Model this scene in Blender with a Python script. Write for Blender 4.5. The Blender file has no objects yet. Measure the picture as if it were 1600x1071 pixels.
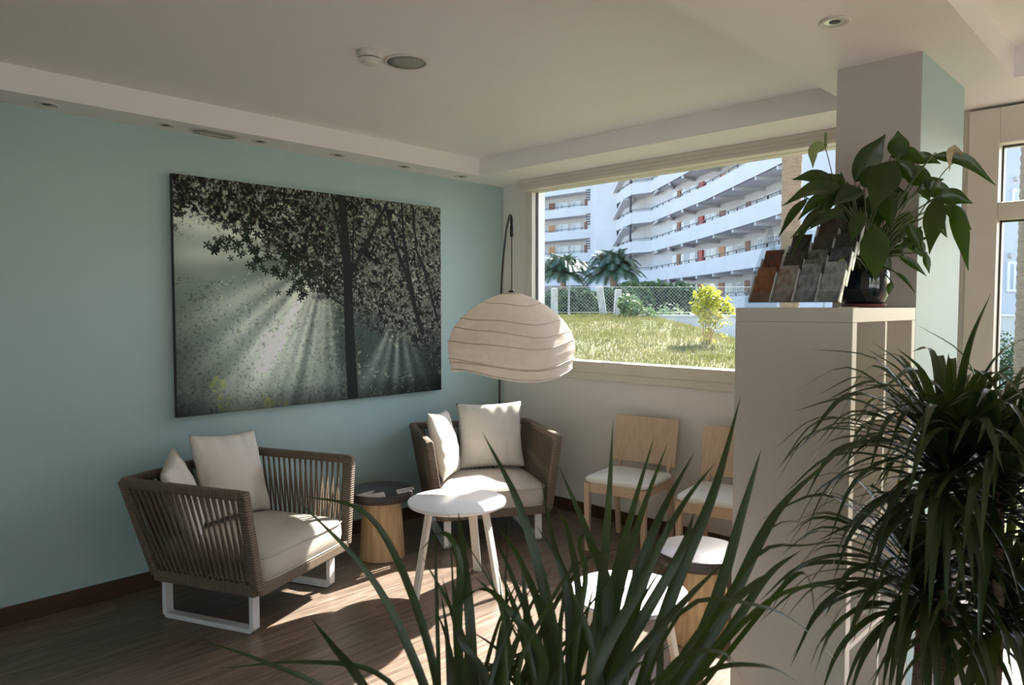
import bpy, math, random
import numpy as np
from mathutils import Vector, Matrix

random.seed(7)
rng = np.random.default_rng(7)
SC = bpy.context.scene
COL = SC.collection
PI = math.pi

# ------------------------------------------------------------------ camera
CAM_H, FPX, PITCH, YAW = 1.5, 1130.0, math.radians(2.8), math.radians(44.0)
cd = bpy.data.cameras.new('camera')
cam = bpy.data.objects.new('camera', cd)
COL.objects.link(cam)
cam.location = (0, 0, CAM_H)
cam.rotation_euler = (PI/2 - PITCH, 0, YAW)
cd.sensor_width = 36.0
cd.lens = FPX/1600.0*36.0
cd.clip_start = 0.05
cd.clip_end = 500
cd.dof.use_dof = True
cd.dof.focus_distance = 4.2
cd.dof.aperture_fstop = 9.0
SC.camera = cam

# ------------------------------------------------------------------ world, sun, exposure
SUN_AZ, SUN_EL = math.radians(95.0), math.radians(41.5)
SUN_DIR = Vector((math.cos(SUN_AZ)*math.cos(SUN_EL), math.sin(SUN_AZ)*math.cos(SUN_EL), math.sin(SUN_EL)))
world = bpy.data.worlds.new('sky')
SC.world = world
world.use_nodes = True
wn = world.node_tree
bg = wn.nodes['Background']
sky = wn.nodes.new('ShaderNodeTexSky')
sky.sky_type = 'NISHITA'
sky.sun_disc = False
sky.sun_elevation = SUN_EL
sky.sun_rotation = math.radians(90) - SUN_AZ
sky.air_density = 1.0
sky.dust_density = 1.5
wn.links.new(sky.outputs[0], bg.inputs[0])
bg.inputs[1].default_value = 0.46
sl = bpy.data.lights.new('sun', 'SUN')
sl.energy = 14.0
sl.angle = math.radians(0.53)
sl.color = (1.0, 0.95, 0.88)
so = bpy.data.objects.new('sun', sl)
COL.objects.link(so)
so.rotation_euler = SUN_DIR.to_track_quat('Z', 'Y').to_euler()
SC.view_settings.view_transform = 'Standard'
SC.view_settings.look = 'None'
SC.view_settings.gamma = 1.0
SC.view_settings.use_curve_mapping = False
SC.view_settings.exposure = 0.92
SC.cycles.max_bounces = 10
SC.cycles.diffuse_bounces = 6
SC.cycles.transparent_max_bounces = 16
SC.cycles.caustics_reflective = False
SC.cycles.caustics_refractive = False

# ------------------------------------------------------------------ layout helpers
FW = Vector((-math.sin(YAW)*math.cos(PITCH), math.cos(YAW)*math.cos(PITCH), -math.sin(PITCH)))
RT = Vector((math.cos(YAW), math.sin(YAW), 0))
UP = RT.cross(FW)
FWH = Vector((-math.sin(YAW), math.cos(YAW), 0))


def ray(px, py):
    return FW + RT*((px-800)/FPX) - UP*((py-535.5)/FPX)


def at(px, py, d):          # point seen at a pixel, at horizontal depth d
    r = ray(px, py)
    return Vector((0, 0, CAM_H)) + r*(d/(r.dot(FWH)))


def at_y(px, py, y):
    r = ray(px, py)
    return Vector((0, 0, CAM_H)) + r*(y/r.y)


def sd(s, d, z=0.0):        # lateral, depth
    p = RT*s + FWH*d
    return Vector((p.x, p.y, z))


# ------------------------------------------------------------------ materials
def srgb(r, g, b):
    f = lambda c: (c/255/12.92) if c/255 <= 0.04045 else ((c/255+0.055)/1.055)**2.4
    return (f(r), f(g), f(b), 1)


MATS = {}


def mat(name, col, rough=0.6, metal=0.0, col2=None, scale=8.0, stretch=(1, 1, 1), bump=0.0, bscale=None,
        detail=4.0, spec=0.5, transl=0.0, objrand=0.0, coat=0.0, coord='Object', ramp=(0.35, 0.65), translcol=None, bdist=0.01):
    if name in MATS:
        return MATS[name]
    m = bpy.data.materials.new(name)
    m.use_nodes = True
    nt = m.node_tree
    p = nt.nodes['Principled BSDF']
    out = nt.nodes['Material Output']
    p.inputs['Roughness'].default_value = rough
    p.inputs['Metallic'].default_value = metal
    p.inputs['Specular IOR Level'].default_value = spec
    p.inputs['Coat Weight'].default_value = coat
    col = tuple(col) if len(col) == 4 else (*col, 1)
    p.inputs['Base Color'].default_value = col
    csock = None
    if col2 is not None or bump > 0:
        tc = nt.nodes.new('ShaderNodeTexCoord')
        mp = nt.nodes.new('ShaderNodeMapping')
        mp.inputs['Scale'].default_value = stretch
        if coord == 'World':
            g = nt.nodes.new('ShaderNodeNewGeometry')
            nt.links.new(g.outputs['Position'], mp.inputs['Vector'])
        else:
            nt.links.new(tc.outputs[coord], mp.inputs['Vector'])
    if col2 is not None:
        col2 = tuple(col2) if len(col2) == 4 else (*col2, 1)
        n = nt.nodes.new('ShaderNodeTexNoise')
        n.inputs['Scale'].default_value = scale
        n.inputs['Detail'].default_value = detail
        nt.links.new(mp.outputs[0], n.inputs['Vector'])
        cr = nt.nodes.new('ShaderNodeValToRGB')
        cr.color_ramp.elements[0].position = ramp[0]
        cr.color_ramp.elements[1].position = ramp[1]
        cr.color_ramp.elements[0].color = col
        cr.color_ramp.elements[1].color = col2
        nt.links.new(n.outputs['Fac'], cr.inputs['Fac'])
        csock = cr.outputs['Color']
    if objrand > 0:
        oi = nt.nodes.new('ShaderNodeObjectInfo')
        hs = nt.nodes.new('ShaderNodeHueSaturation')
        mr = nt.nodes.new('ShaderNodeMapRange')
        mr.inputs['To Min'].default_value = 1-objrand
        mr.inputs['To Max'].default_value = 1+objrand
        nt.links.new(oi.outputs['Random'], mr.inputs['Value'])
        nt.links.new(mr.outputs[0], hs.inputs['Value'])
        if csock is not None:
            nt.links.new(csock, hs.inputs['Color'])
        else:
            hs.inputs['Color'].default_value = col
        csock = hs.outputs['Color']
    if csock is not None:
        nt.links.new(csock, p.inputs['Base Color'])
    if bump > 0:
        nb = nt.nodes.new('ShaderNodeTexNoise')
        nb.inputs['Scale'].default_value = bscale or scale*3
        nb.inputs['Detail'].default_value = 6
        nt.links.new(mp.outputs[0], nb.inputs['Vector'])
        b = nt.nodes.new('ShaderNodeBump')
        b.inputs['Strength'].default_value = bump
        b.inputs['Distance'].default_value = bdist
        nt.links.new(nb.outputs['Fac'], b.inputs['Height'])
        nt.links.new(b.outputs[0], p.inputs['Normal'])
    if transl > 0:
        t = nt.nodes.new('ShaderNodeBsdfTranslucent')
        tcv = translcol or col
        t.inputs['Color'].default_value = tcv if len(tcv) == 4 else (*tcv, 1)
        if csock is not None and translcol is None:
            nt.links.new(csock, t.inputs['Color'])
        mx = nt.nodes.new('ShaderNodeMixShader')
        mx.inputs[0].default_value = transl
        nt.links.new(p.outputs[0], mx.inputs[1])
        nt.links.new(t.outputs[0], mx.inputs[2])
        nt.links.new(mx.outputs[0], out.inputs['Surface'])
    MATS[name] = m
    return m


def glass_mat(name, tint=(1, 1, 1, 1), gloss=0.06, rough=0.02):
    m = bpy.data.materials.new(name)
    m.use_nodes = True
    nt = m.node_tree
    nt.nodes.remove(nt.nodes['Principled BSDF'])
    t = nt.nodes.new('ShaderNodeBsdfTransparent')
    t.inputs[0].default_value = tint
    g = nt.nodes.new('ShaderNodeBsdfGlossy')
    g.inputs['Roughness'].default_value = rough
    lw = nt.nodes.new('ShaderNodeLayerWeight')
    lw.inputs['Blend'].default_value = 0.25
    mu = nt.nodes.new('ShaderNodeMath')
    mu.operation = 'MULTIPLY_ADD'
    mu.inputs[1].default_value = 0.5
    mu.inputs[2].default_value = gloss
    nt.links.new(lw.outputs['Fresnel'], mu.inputs[0])
    mx = nt.nodes.new('ShaderNodeMixShader')
    nt.links.new(mu.outputs[0], mx.inputs[0])
    nt.links.new(t.outputs[0], mx.inputs[1])
    nt.links.new(g.outputs[0], mx.inputs[2])
    nt.links.new(mx.outputs[0], nt.nodes['Material Output'].inputs['Surface'])
    MATS[name] = m
    return m


def wrap_mat(name, col, col2, scale, axis, rough=0.75):
    """rope wrapped rail: fine bands across the rail"""
    m = mat(name, col, rough)
    nt = m.node_tree
    p = nt.nodes['Principled BSDF']
    tc = nt.nodes.new('ShaderNodeTexCoord')
    w = nt.nodes.new('ShaderNodeTexWave')
    w.bands_direction = axis
    w.inputs['Scale'].default_value = scale
    w.inputs['Distortion'].default_value = 0.4
    nt.links.new(tc.outputs['Object'], w.inputs['Vector'])
    cr = nt.nodes.new('ShaderNodeValToRGB')
    cr.color_ramp.elements[0].color = (*col2[:3], 1)
    cr.color_ramp.elements[1].color = (*col[:3], 1)
    nt.links.new(w.outputs['Fac'], cr.inputs['Fac'])
    nt.links.new(cr.outputs[0], p.inputs['Base Color'])
    b = nt.nodes.new('ShaderNodeBump')
    b.inputs['Strength'].default_value = 0.6
    b.inputs['Distance'].default_value = 0.004
    nt.links.new(w.outputs['Fac'], b.inputs['Height'])
    nt.links.new(b.outputs[0], p.inputs['Normal'])
    return m


M = dict(
    teal=mat('teal_paint', (0.38, 0.518, 0.512), 0.55, col2=(0.40, 0.538, 0.532), scale=3, bump=0.08, bscale=160),
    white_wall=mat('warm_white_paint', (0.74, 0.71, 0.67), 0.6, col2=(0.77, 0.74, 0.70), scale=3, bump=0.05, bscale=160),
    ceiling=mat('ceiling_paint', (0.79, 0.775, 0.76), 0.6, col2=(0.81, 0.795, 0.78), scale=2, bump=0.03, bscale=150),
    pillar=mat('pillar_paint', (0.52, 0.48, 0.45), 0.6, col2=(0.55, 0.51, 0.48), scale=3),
    skirting=mat('skirting_wood', (0.055, 0.026, 0.015), 0.4, col2=(0.085, 0.042, 0.025), scale=14, stretch=(1, 0.1, 4)),
    subfloor=mat('subfloor', (0.07, 0.045, 0.03), 0.6, col2=(0.09, 0.06, 0.04), scale=8),
    frame=mat('window_frame_paint', (0.62, 0.58, 0.50), 0.4, col2=(0.66, 0.62, 0.54), scale=4),
    gasket=mat('black_gasket', (0.01, 0.01, 0.01), 0.5, col2=(0.02, 0.02, 0.02), scale=9),
    shelfwhite=mat('shelf_laminate', (0.64, 0.59, 0.51), 0.45, col2=(0.66, 0.61, 0.53), scale=3),
    white_metal=mat('white_powder_coat', (0.78, 0.77, 0.75), 0.35, col2=(0.82, 0.81, 0.79), scale=20),
    table_white=mat('white_laminate_top', (0.80, 0.81, 0.84), 0.16, col2=(0.82, 0.83, 0.86), scale=5, spec=0.6),
    table_leg=mat('cream_table_leg', (0.70, 0.66, 0.60), 0.4, col2=(0.75, 0.71, 0.64), scale=12, stretch=(1, 1, 0.1)),
    oak=mat('pale_oak', (0.55, 0.38, 0.21), 0.5, col2=(0.42, 0.27, 0.135), scale=9, stretch=(6, 6, 0.5), bump=0.1, bscale=30),
    beech=mat('pale_beech', (0.60, 0.46, 0.33), 0.45, col2=(0.52, 0.385, 0.265), scale=9, stretch=(7, 7, 0.5)),
    dark_top=mat('dark_stained_top', (0.022, 0.018, 0.018), 0.38, col2=(0.045, 0.037, 0.036), scale=10, stretch=(1, 8, 1), bump=0.1, bscale=30),
    cushion=mat('beige_canvas', (0.50, 0.455, 0.39), 0.85, col2=(0.54, 0.495, 0.43), scale=6, bump=0.25, bscale=260, spec=0.2, bdist=0.002),
    pillow=mat('cream_canvas', (0.60, 0.56, 0.50), 0.85, col2=(0.64, 0.60, 0.54), scale=5, bump=0.25, bscale=260, spec=0.2, bdist=0.002),
    seat_pad=mat('white_leatherette', (0.74, 0.75, 0.70), 0.4, col2=(0.78, 0.79, 0.74), scale=10, bump=0.05, bscale=120),
    cord=mat('brown_rope', (0.155, 0.115, 0.083), 0.8, col2=(0.20, 0.15, 0.11), scale=30, stretch=(1, 1, 6), bump=0.4, bscale=150, spec=0.3),
    black=mat('black_metal', (0.012, 0.012, 0.012), 0.4, col2=(0.02, 0.02, 0.02), scale=10),
    paper=mat('rice_paper', (0.66, 0.60, 0.54), 0.9, col2=(0.71, 0.65, 0.59), scale=14, transl=0.5, bump=0.4, bscale=24, spec=0.1, bdist=0.006),
    paper_rib=mat('paper_rib', (0.47, 0.42, 0.37), 0.9, col2=(0.53, 0.48, 0.42), scale=20),
    plastic_white=mat('white_plastic', (0.62, 0.60, 0.55), 0.4, col2=(0.66, 0.64, 0.58), scale=10),
    grille=mat('speaker_grille', (0.27, 0.28, 0.26), 0.6, col2=(0.33, 0.34, 0.31), scale=300),
    chrome=mat('brushed_nickel', (0.45, 0.44, 0.42), 0.3, metal=0.9, col2=(0.5, 0.49, 0.47), scale=30),
    dark_hole=mat('dark_recess', (0.04, 0.04, 0.04), 0.6, col2=(0.06, 0.06, 0.055), scale=10),
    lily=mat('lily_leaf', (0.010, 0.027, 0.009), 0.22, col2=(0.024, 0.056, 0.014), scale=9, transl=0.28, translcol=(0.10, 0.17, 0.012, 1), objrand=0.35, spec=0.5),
    lily_pale=mat('lily_pale_leaf', (0.19, 0.25, 0.085), 0.4, col2=(0.27, 0.33, 0.14), scale=14, transl=0.25),
    lily_dry=mat('lily_dry_spathe', (0.46, 0.40, 0.27), 0.7, col2=(0.55, 0.49, 0.35), scale=20, transl=0.2),
    stem=mat('leaf_stalk', (0.045, 0.075, 0.022), 0.4, col2=(0.07, 0.10, 0.03), scale=12),
    pot_glass=mat('dark_glazed_pot', (0.006, 0.009, 0.014), 0.07, col2=(0.010, 0.015, 0.022), scale=6, coat=0.6),
    saucer=mat('terracotta_saucer', (0.17, 0.05, 0.032), 0.6, col2=(0.21, 0.07, 0.045), scale=14),
    soil=mat('potting_soil', (0.02, 0.014, 0.01), 0.95, col2=(0.045, 0.032, 0.022), scale=40, bump=0.6, bscale=60),
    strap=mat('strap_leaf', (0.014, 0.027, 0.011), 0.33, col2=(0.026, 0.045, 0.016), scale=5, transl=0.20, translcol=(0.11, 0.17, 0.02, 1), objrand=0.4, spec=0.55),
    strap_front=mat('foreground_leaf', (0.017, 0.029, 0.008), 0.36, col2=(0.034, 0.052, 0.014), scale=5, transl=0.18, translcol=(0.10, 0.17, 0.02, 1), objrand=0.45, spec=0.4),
    cane=mat('dracaena_cane', (0.10, 0.06, 0.035), 0.8, col2=(0.19, 0.125, 0.08), scale=20, stretch=(1, 1, 5), bump=0.5, bscale=40),
    edge_glint=mat('pale_edge_glint', (0.55, 0.57, 0.60), 0.15, col2=(0.62, 0.64, 0.67), scale=20),  # pale colour carries the glint of clear acrylic edges
    planter=mat('grey_planter', (0.10, 0.10, 0.10), 0.6, col2=(0.13, 0.13, 0.125), scale=9),
    plaster=mat('white_plaster', (0.43, 0.43, 0.435), 0.8, col2=(0.46, 0.46, 0.465), scale=0.6, bump=0.05, bscale=6),
    plaster2=mat('white_plaster_wall', (0.50, 0.50, 0.49), 0.8, col2=(0.54, 0.54, 0.53), scale=2, bump=0.1, bscale=20),
    door_brown=mat('brown_door', (0.17, 0.06, 0.03), 0.5, col2=(0.21, 0.08, 0.04), scale=3, objrand=0.25),
    door_orange=mat('orange_wood_door', (0.36, 0.17, 0.06), 0.5, col2=(0.42, 0.21, 0.08), scale=3),
    red=mat('red_cabinet', (0.33, 0.035, 0.03), 0.5, col2=(0.37, 0.045, 0.04), scale=3),
    pane=mat('curtained_pane', (0.28, 0.31, 0.34), 0.15, col2=(0.52, 0.54, 0.55), scale=1.4, stretch=(2.5, 2.5, 0.2)),
    alu=mat('aluminium_frame', (0.62, 0.63, 0.65), 0.4, col2=(0.66, 0.67, 0.69), scale=3),
    rail=mat('dark_railing', (0.035, 0.035, 0.04), 0.5, col2=(0.05, 0.05, 0.055), scale=4),
    earth=mat('dry_lawn_soil', (0.17, 0.155, 0.08), 0.95, col2=(0.11, 0.125, 0.04), scale=1.5, bump=0.5, bscale=12),
    grass=mat('grass_blades', (0.115, 0.132, 0.034), 0.7, spec=0.2, col2=(0.22, 0.20, 0.09), scale=0.9, transl=0.35, detail=6),
    pavement=mat('pale_pavement', (0.42, 0.40, 0.37), 0.9, col2=(0.48, 0.46, 0.43), scale=1.5),
    bounce_ground=mat('pale_bounce_ground', (0.60, 0.57, 0.52), 0.9, col2=(0.66, 0.63, 0.58), scale=1.5),  # pale ground added to bounce sun indoors
    wire=mat('galvanised_wire', (0.24, 0.25, 0.24), 0.6, col2=(0.28, 0.29, 0.28), scale=9),
    post=mat('weathered_concrete', (0.40, 0.37, 0.32), 0.9, col2=(0.52, 0.49, 0.44), scale=12, bump=0.5, bscale=30),
    hedge=mat('hedge_leaf', (0.030, 0.058, 0.026), 0.8, spec=0.15, col2=(0.048, 0.085, 0.038), scale=2, transl=0.2),
    hedge_pale=mat('pale_hedge_leaf', (0.10, 0.16, 0.07), 0.5, col2=(0.17, 0.23, 0.12), scale=2, transl=0.25),
    croton=mat('yellow_leaf', (0.42, 0.39, 0.05), 0.45, col2=(0.28, 0.32, 0.04), scale=5, transl=0.4),
    twig=mat('brown_twig', (0.26, 0.17, 0.07), 0.8, col2=(0.34, 0.24, 0.10), scale=12),
    palm_leaf=mat('palm_frond_green', (0.035, 0.07, 0.04), 0.5, col2=(0.06, 0.10, 0.055), scale=2, transl=0.2),
    palm_trunk=mat('palm_bark', (0.20, 0.135, 0.08), 0.9, col2=(0.29, 0.20, 0.125), scale=9, stretch=(1, 1, 8), bump=0.7, bscale=20),
    palm_trunk2=mat('shaggy_palm_bark', (0.16, 0.12, 0.085), 0.9, col2=(0.26, 0.20, 0.14), scale=9, stretch=(1, 1, 8), bump=0.7, bscale=20),
)
M['wrapx'] = wrap_mat('rope_wrap_x', (0.21, 0.16, 0.115), (0.11, 0.08, 0.058), 26, 'X')
M['wrapy'] = wrap_mat('rope_wrap_y', (0.21, 0.16, 0.115), (0.11, 0.08, 0.058), 26, 'Y')
M['wrapz'] = wrap_mat('rope_wrap_z', (0.21, 0.16, 0.115), (0.11, 0.08, 0.058), 26, 'Z')
M['glass'] = glass_mat('window_glass', (0.97, 0.98, 0.98, 1), 0.015)
M['acrylic'] = glass_mat('clear_acrylic', (0.90, 0.92, 0.93, 1), 0.04, 0.08)
M['acrylic'].node_tree.nodes['Math'].inputs[1].default_value = 0.15


def floor_mat():
    m = mat('brown_plank_floor', (0.07, 0.04, 0.026), 0.34)
    nt = m.node_tree
    p = nt.nodes['Principled BSDF']
    g = nt.nodes.new('ShaderNodeNewGeometry')
    oi = nt.nodes.new('ShaderNodeObjectInfo')
    add = nt.nodes.new('ShaderNodeVectorMath')
    add.operation = 'MULTIPLY_ADD'
    comb = nt.nodes.new('ShaderNodeCombineXYZ')
    nt.links.new(oi.outputs['Random'], comb.inputs['X'])
    nt.links.new(oi.outputs['Random'], comb.inputs['Y'])
    nt.links.new(comb.outputs[0], add.inputs[0])
    add.inputs[1].default_value = (7, 13, 0)
    nt.links.new(g.outputs['Position'], add.inputs[2])
    mp = nt.nodes.new('ShaderNodeMapping')
    mp.inputs['Scale'].default_value = (22, 1.3, 1)
    nt.links.new(add.outputs[0], mp.inputs['Vector'])
    n1 = nt.nodes.new('ShaderNodeTexNoise')
    n1.inputs['Scale'].default_value = 2.2
    n1.inputs['Detail'].default_value = 8
    n1.inputs['Roughness'].default_value = 0.7
    n1.inputs['Distortion'].default_value = 0.6
    nt.links.new(mp.outputs[0], n1.inputs['Vector'])
    cr = nt.nodes.new('ShaderNodeValToRGB')
    e = cr.color_ramp.elements
    e[0].position, e[0].color = 0.30, (0.080, 0.054, 0.040, 1)
    e[1].position, e[1].color = 0.72, (0.35, 0.265, 0.205, 1)
    x = e.new(0.5)
    x.color = (0.18, 0.130, 0.098, 1)
    nt.links.new(n1.outputs['Fac'], cr.inputs['Fac'])
    hs = nt.nodes.new('ShaderNodeHueSaturation')
    mr = nt.nodes.new('ShaderNodeMapRange')
    mr.inputs['To Min'].default_value = 0.85
    mr.inputs['To Max'].default_value = 1.15
    nt.links.new(oi.outputs['Random'], mr.inputs['Value'])
    nt.links.new(mr.outputs[0], hs.inputs['Value'])
    nt.links.new(cr.outputs[0], hs.inputs['Color'])
    nt.links.new(hs.outputs[0], p.inputs['Base Color'])
    b = nt.nodes.new('ShaderNodeBump')
    b.inputs['Strength'].default_value = 0.15
    b.inputs['Distance'].default_value = 0.002
    nt.links.new(n1.outputs['Fac'], b.inputs['Height'])
    nt.links.new(b.outputs[0], p.inputs['Normal'])
    return m


M['floor'] = floor_mat()


# ------------------------------------------------------------------ mesh building
class MB:
    def __init__(self):
        self.v = []
        self.f = []

    def _add(self, vs, fs):
        o = len(self.v)
        self.v += [tuple(p) for p in vs]
        self.f += [tuple(i+o for i in f) for f in fs]
        return self

    def box(self, x0, x1, y0, y1, z0, z1):
        vs = [(x0, y0, z0), (x1, y0, z0), (x1, y1, z0), (x0, y1, z0), (x0, y0, z1), (x1, y0, z1), (x1, y1, z1), (x0, y1, z1)]
        return self._add(vs, [(0, 3, 2, 1), (4, 5, 6, 7), (0, 1, 5, 4), (1, 2, 6, 5), (2, 3, 7, 6), (3, 0, 4, 7)])

    def bar(self, a, b, w, h, up=(0, 0, 1), w1=None, h1=None):
        a, b = Vector(a), Vector(b)
        d = (b-a).normalized()
        s = d.cross(Vector(up))
        if s.length < 1e-4:
            s = d.cross(Vector((1, 0, 0)))
        s.normalize()
        u = s.cross(d).normalized()
        w1 = w if w1 is None else w1
        h1 = h if h1 is None else h1
        vs = []
        for p, ww, hh in ((a, w, h), (b, w1, h1)):
            for sx, sy in ((-1, -1), (1, -1), (1, 1), (-1, 1)):
                vs.append(p + s*(sx*ww/2) + u*(sy*hh/2))
        return self._add(vs, [(3, 2, 1, 0), (4, 5, 6, 7), (0, 1, 5, 4), (1, 2, 6, 5), (2, 3, 7, 6), (3, 0, 4, 7)])

    def prism(self, pts, z0, z1):
        n = len(pts)
        vs = [(p[0], p[1], z0) for p in pts] + [(p[0], p[1], z1) for p in pts]
        fs = [tuple(range(n))[::-1], tuple(range(n, 2*n))] + [(i, (i+1) % n, n+(i+1) % n, n+i) for i in range(n)]
        return self._add(vs, fs)

    def tube(self, pts, r, n=8, caps=True, r1=None):
        pts = [Vector(p) for p in pts]
        k = len(pts)
        vs, fs = [], []
        ref = None
        for i, p in enumerate(pts):
            d = (pts[min(i+1, k-1)] - pts[max(i-1, 0)]).normalized()
            if ref is None:
                ref = d.orthogonal().normalized()
            ref = (ref - d*ref.dot(d)).normalized()
            bi = d.cross(ref)
            rr = r if r1 is None else r + (r1-r)*i/(k-1)
            for j in range(n):
                a = 2*PI*j/n
                vs.append(p + ref*(math.cos(a)*rr) + bi*(math.sin(a)*rr))
        for i in range(k-1):
            for j in range(n):
                fs.append((i*n+j, i*n+(j+1) % n, (i+1)*n+(j+1) % n, (i+1)*n+j))
        if caps:
            fs.append(tuple(range(n))[::-1])
            fs.append(tuple(range((k-1)*n, k*n)))
        return self._add(vs, fs)

    def lathe(self, prof, n=48, c=(0, 0, 0), caps=True):
        vs, fs = [], []
        k = len(prof)
        for r, z in prof:
            for j in range(n):
                a = 2*PI*j/n
                vs.append((c[0]+r*math.cos(a), c[1]+r*math.sin(a), c[2]+z))
        for i in range(k-1):
            for j in range(n):
                fs.append((i*n+j, i*n+(j+1) % n, (i+1)*n+(j+1) % n, (i+1)*n+j))
        if caps:
            if prof[0][0] > 1e-6:
                fs.append(tuple(range(n))[::-1])
            if prof[-1][0] > 1e-6:
                fs.append(tuple(range((k-1)*n, k*n)))
        return self._add(vs, fs)

    def mesh(self, name, m=None, smooth=False):
        me = bpy.data.meshes.new(name)
        me.from_pydata(self.v, [], self.f)
        if m is not None:
            me.materials.append(m)
        if smooth:
            me.polygons.foreach_set('use_smooth', [True]*len(me.polygons))
        me.update()
        return me

    def build(self, name, m, parent=None, smooth=False, bevel=0.0, angle=None):
        o = bpy.data.objects.new(name, self.mesh(name, m, smooth or angle is not None))
        COL.objects.link(o)
        if parent is not None:
            o.parent = parent
        if angle is not None:
            o.data.set_sharp_from_angle(angle=angle)
        if bevel > 0:
            bv = o.modifiers.new('edge', 'BEVEL')
            bv.width = bevel
            bv.segments = 2
            bv.limit_method = 'ANGLE'
        return o


def inst(name, me, parent=None, loc=(0, 0, 0), rot=(0, 0, 0), scale=(1, 1, 1), mtx=None):
    o = bpy.data.objects.new(name, me)
    COL.objects.link(o)
    if parent is not None:
        o.parent = parent
    if mtx is not None:
        o.matrix_local = mtx
    else:
        o.location, o.rotation_euler, o.scale = loc, rot, scale
    return o


def tag(o, label, cat=None, group=None, kind=None):
    o['label'] = label
    if cat:
        o['category'] = cat
    if group:
        o['group'] = group
    if kind:
        o['kind'] = kind
    return o


def thing(name, label, cat, loc=(0, 0, 0), rz=0.0, group=None):
    o = bpy.data.objects.new(name, None)
    o.empty_display_size = 0.05
    COL.objects.link(o)
    o.location = loc
    o.rotation_euler = (0, 0, rz)
    return tag(o, label, cat, group)


def struct(o, label, cat):
    return tag(o, label, cat, kind='structure')


def copy_tree(o, parent=None):
    c = o.copy()
    COL.objects.link(c)
    if parent is not None:
        c.parent = parent
        c.matrix_parent_inverse = o.matrix_parent_inverse.copy()
    for ch in list(o.children):
        copy_tree(ch, c)
    return c


def catmull(pts, n):
    pts = [Vector(p) for p in pts]
    P = [pts[0]*2-pts[1]] + pts + [pts[-1]*2-pts[-2]]
    out = []
    segs = len(pts)-1
    for i in range(n+1):
        t = i/n*segs
        k = min(int(t), segs-1)
        t -= k
        a, b, c, d = P[k], P[k+1], P[k+2], P[k+3]
        out.append(0.5*((2*b)+(c-a)*t+(2*a-5*b+4*c-d)*t*t+(3*b-a-3*c+d)*t**3))
    return out


# ------------------------------------------------------------------ room shell
XL, YB, XR, YF = -4.04, 4.087, 5.0, -4.5
ZS, ZC = 2.442, 2.56             # soffit and recessed ceiling
LIP_X, LIP_Y = -3.80, 3.60
BEAM0, BEAM1 = -1.24, -0.615

fl = struct(MB().box(XL-0.3, XR+0.3, YF-0.3, YB+0.3, -0.2, -0.014).build('floor', M['subfloor']),
            'brown wood plank floor of the lounge', 'floor')
PW, PL = 0.193, 1.38
row = 0
x = XL+0.0
unit = MB().box(0, 1, 0, 1, 0, 1).mesh('plank', M['floor'])
while x < 0.9:
    y = -0.2 - ((row*0.47) % 1.0)*PL
    while y < YB-0.01:
        y1 = min(y+PL, YB)
        if y1 > -0.2:
            inst('plank', unit, fl, (x, y, -0.0145), scale=(PW-0.0012, y1-y-0.0012, 0.0145))
        y += PL
    x += PW
    row += 1
MB().box(x, XR, YF, YB, -0.014, 0).build('floor_boards', M['floor'], fl)
MB().box(XL, x-0.001, YF, -0.2-PL, -0.014, 0).build('floor_boards', M['floor'], fl)

struct(MB().box(XL-0.3, XL, YF-0.3, YB+0.13, -0.2, 2.95).build('wall_left', M['teal']), 'long teal painted wall behind the forest print', 'wall')
W1 = (-3.72, -1.15, 1.0, 2.43)        # window 1 opening
W2 = (-0.83, 4.6, 0.0, 2.43)          # glazed front right of the pillar
b = MB()
b.box(XL, W1[0], YB, YB+0.13, -0.2, 2.95)
b.box(W1[0], W1[1], YB, YB+0.13, -0.2, W1[2])
b.box(W1[0], W1[1], YB, YB+0.13, W1[3], 2.95)
b.box(W1[1], W2[0], YB, YB+0.13, -0.2, 2.95)
b.box(W2[0], W2[1], YB, YB+0.13, W2[3], 2.95)
b.box(W2[0], W2[1], YB, YB+0.13, -0.2, W2[2])
b.box(W2[1], XR+0.3, YB, YB+0.13, -0.2, 2.95)
struct(b.build('wall_back', M['white_wall']), 'warm white wall below and around the wide window', 'wall')
b = MB()
b.box(XR, XR+0.3, YF-0.3, -3.9, -0.2, 2.95)
b.box(XR, XR+0.3, -0.2, YB, -0.2, 2.95)
b.box(XR, XR+0.3, -3.9, -0.2, 2.43, 2.95)
struct(b.build('wall_right', M['white_wall']), 'white wall around the glazing added in the unseen side', 'wall')
b = MB()
b.box(XL, 0.9, YF-0.3, YF, -0.2, 2.95)
b.box(0.9, XR, YF-0.3, YF, 2.43, 2.95)
struct(b.build('wall_front', M['white_wall']), 'white wall around the glazing added behind the camera', 'wall')

struct(MB().box(XL, XR, YF, YB, ZC, ZC+0.35).build('ceiling', M['ceiling']), 'off white recessed ceiling of the lounge', 'ceiling')
struct(MB().box(XL, LIP_X, YF, YB, ZS, ZC).build('trim_1', M['ceiling']), 'dropped ceiling soffit along the teal wall', 'soffit')
struct(MB().box(LIP_X, XR, LIP_Y, YB, ZS, ZC).build('trim_2', M['ceiling']), 'dropped ceiling soffit along the window wall', 'soffit')
struct(MB().box(BEAM0, BEAM1, YF, LIP_Y, ZS, ZC).build('trim_3', M['ceiling']), 'wide dropped ceiling beam meeting the pillar', 'soffit')
bl = struct(MB().box(XL, XL+0.016, YF, YB, 0, 0.088).build('baseboard_left', M['skirting'], bevel=0.003), 'dark brown skirting board along the teal wall', 'baseboard')
bb = struct(MB().box(XL+0.016, W2[0]-0.02, YB-0.016, YB, 0, 0.088).build('baseboard_back', M['skirting'], bevel=0.003), 'dark brown skirting board below the wide window', 'baseboard')

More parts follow.
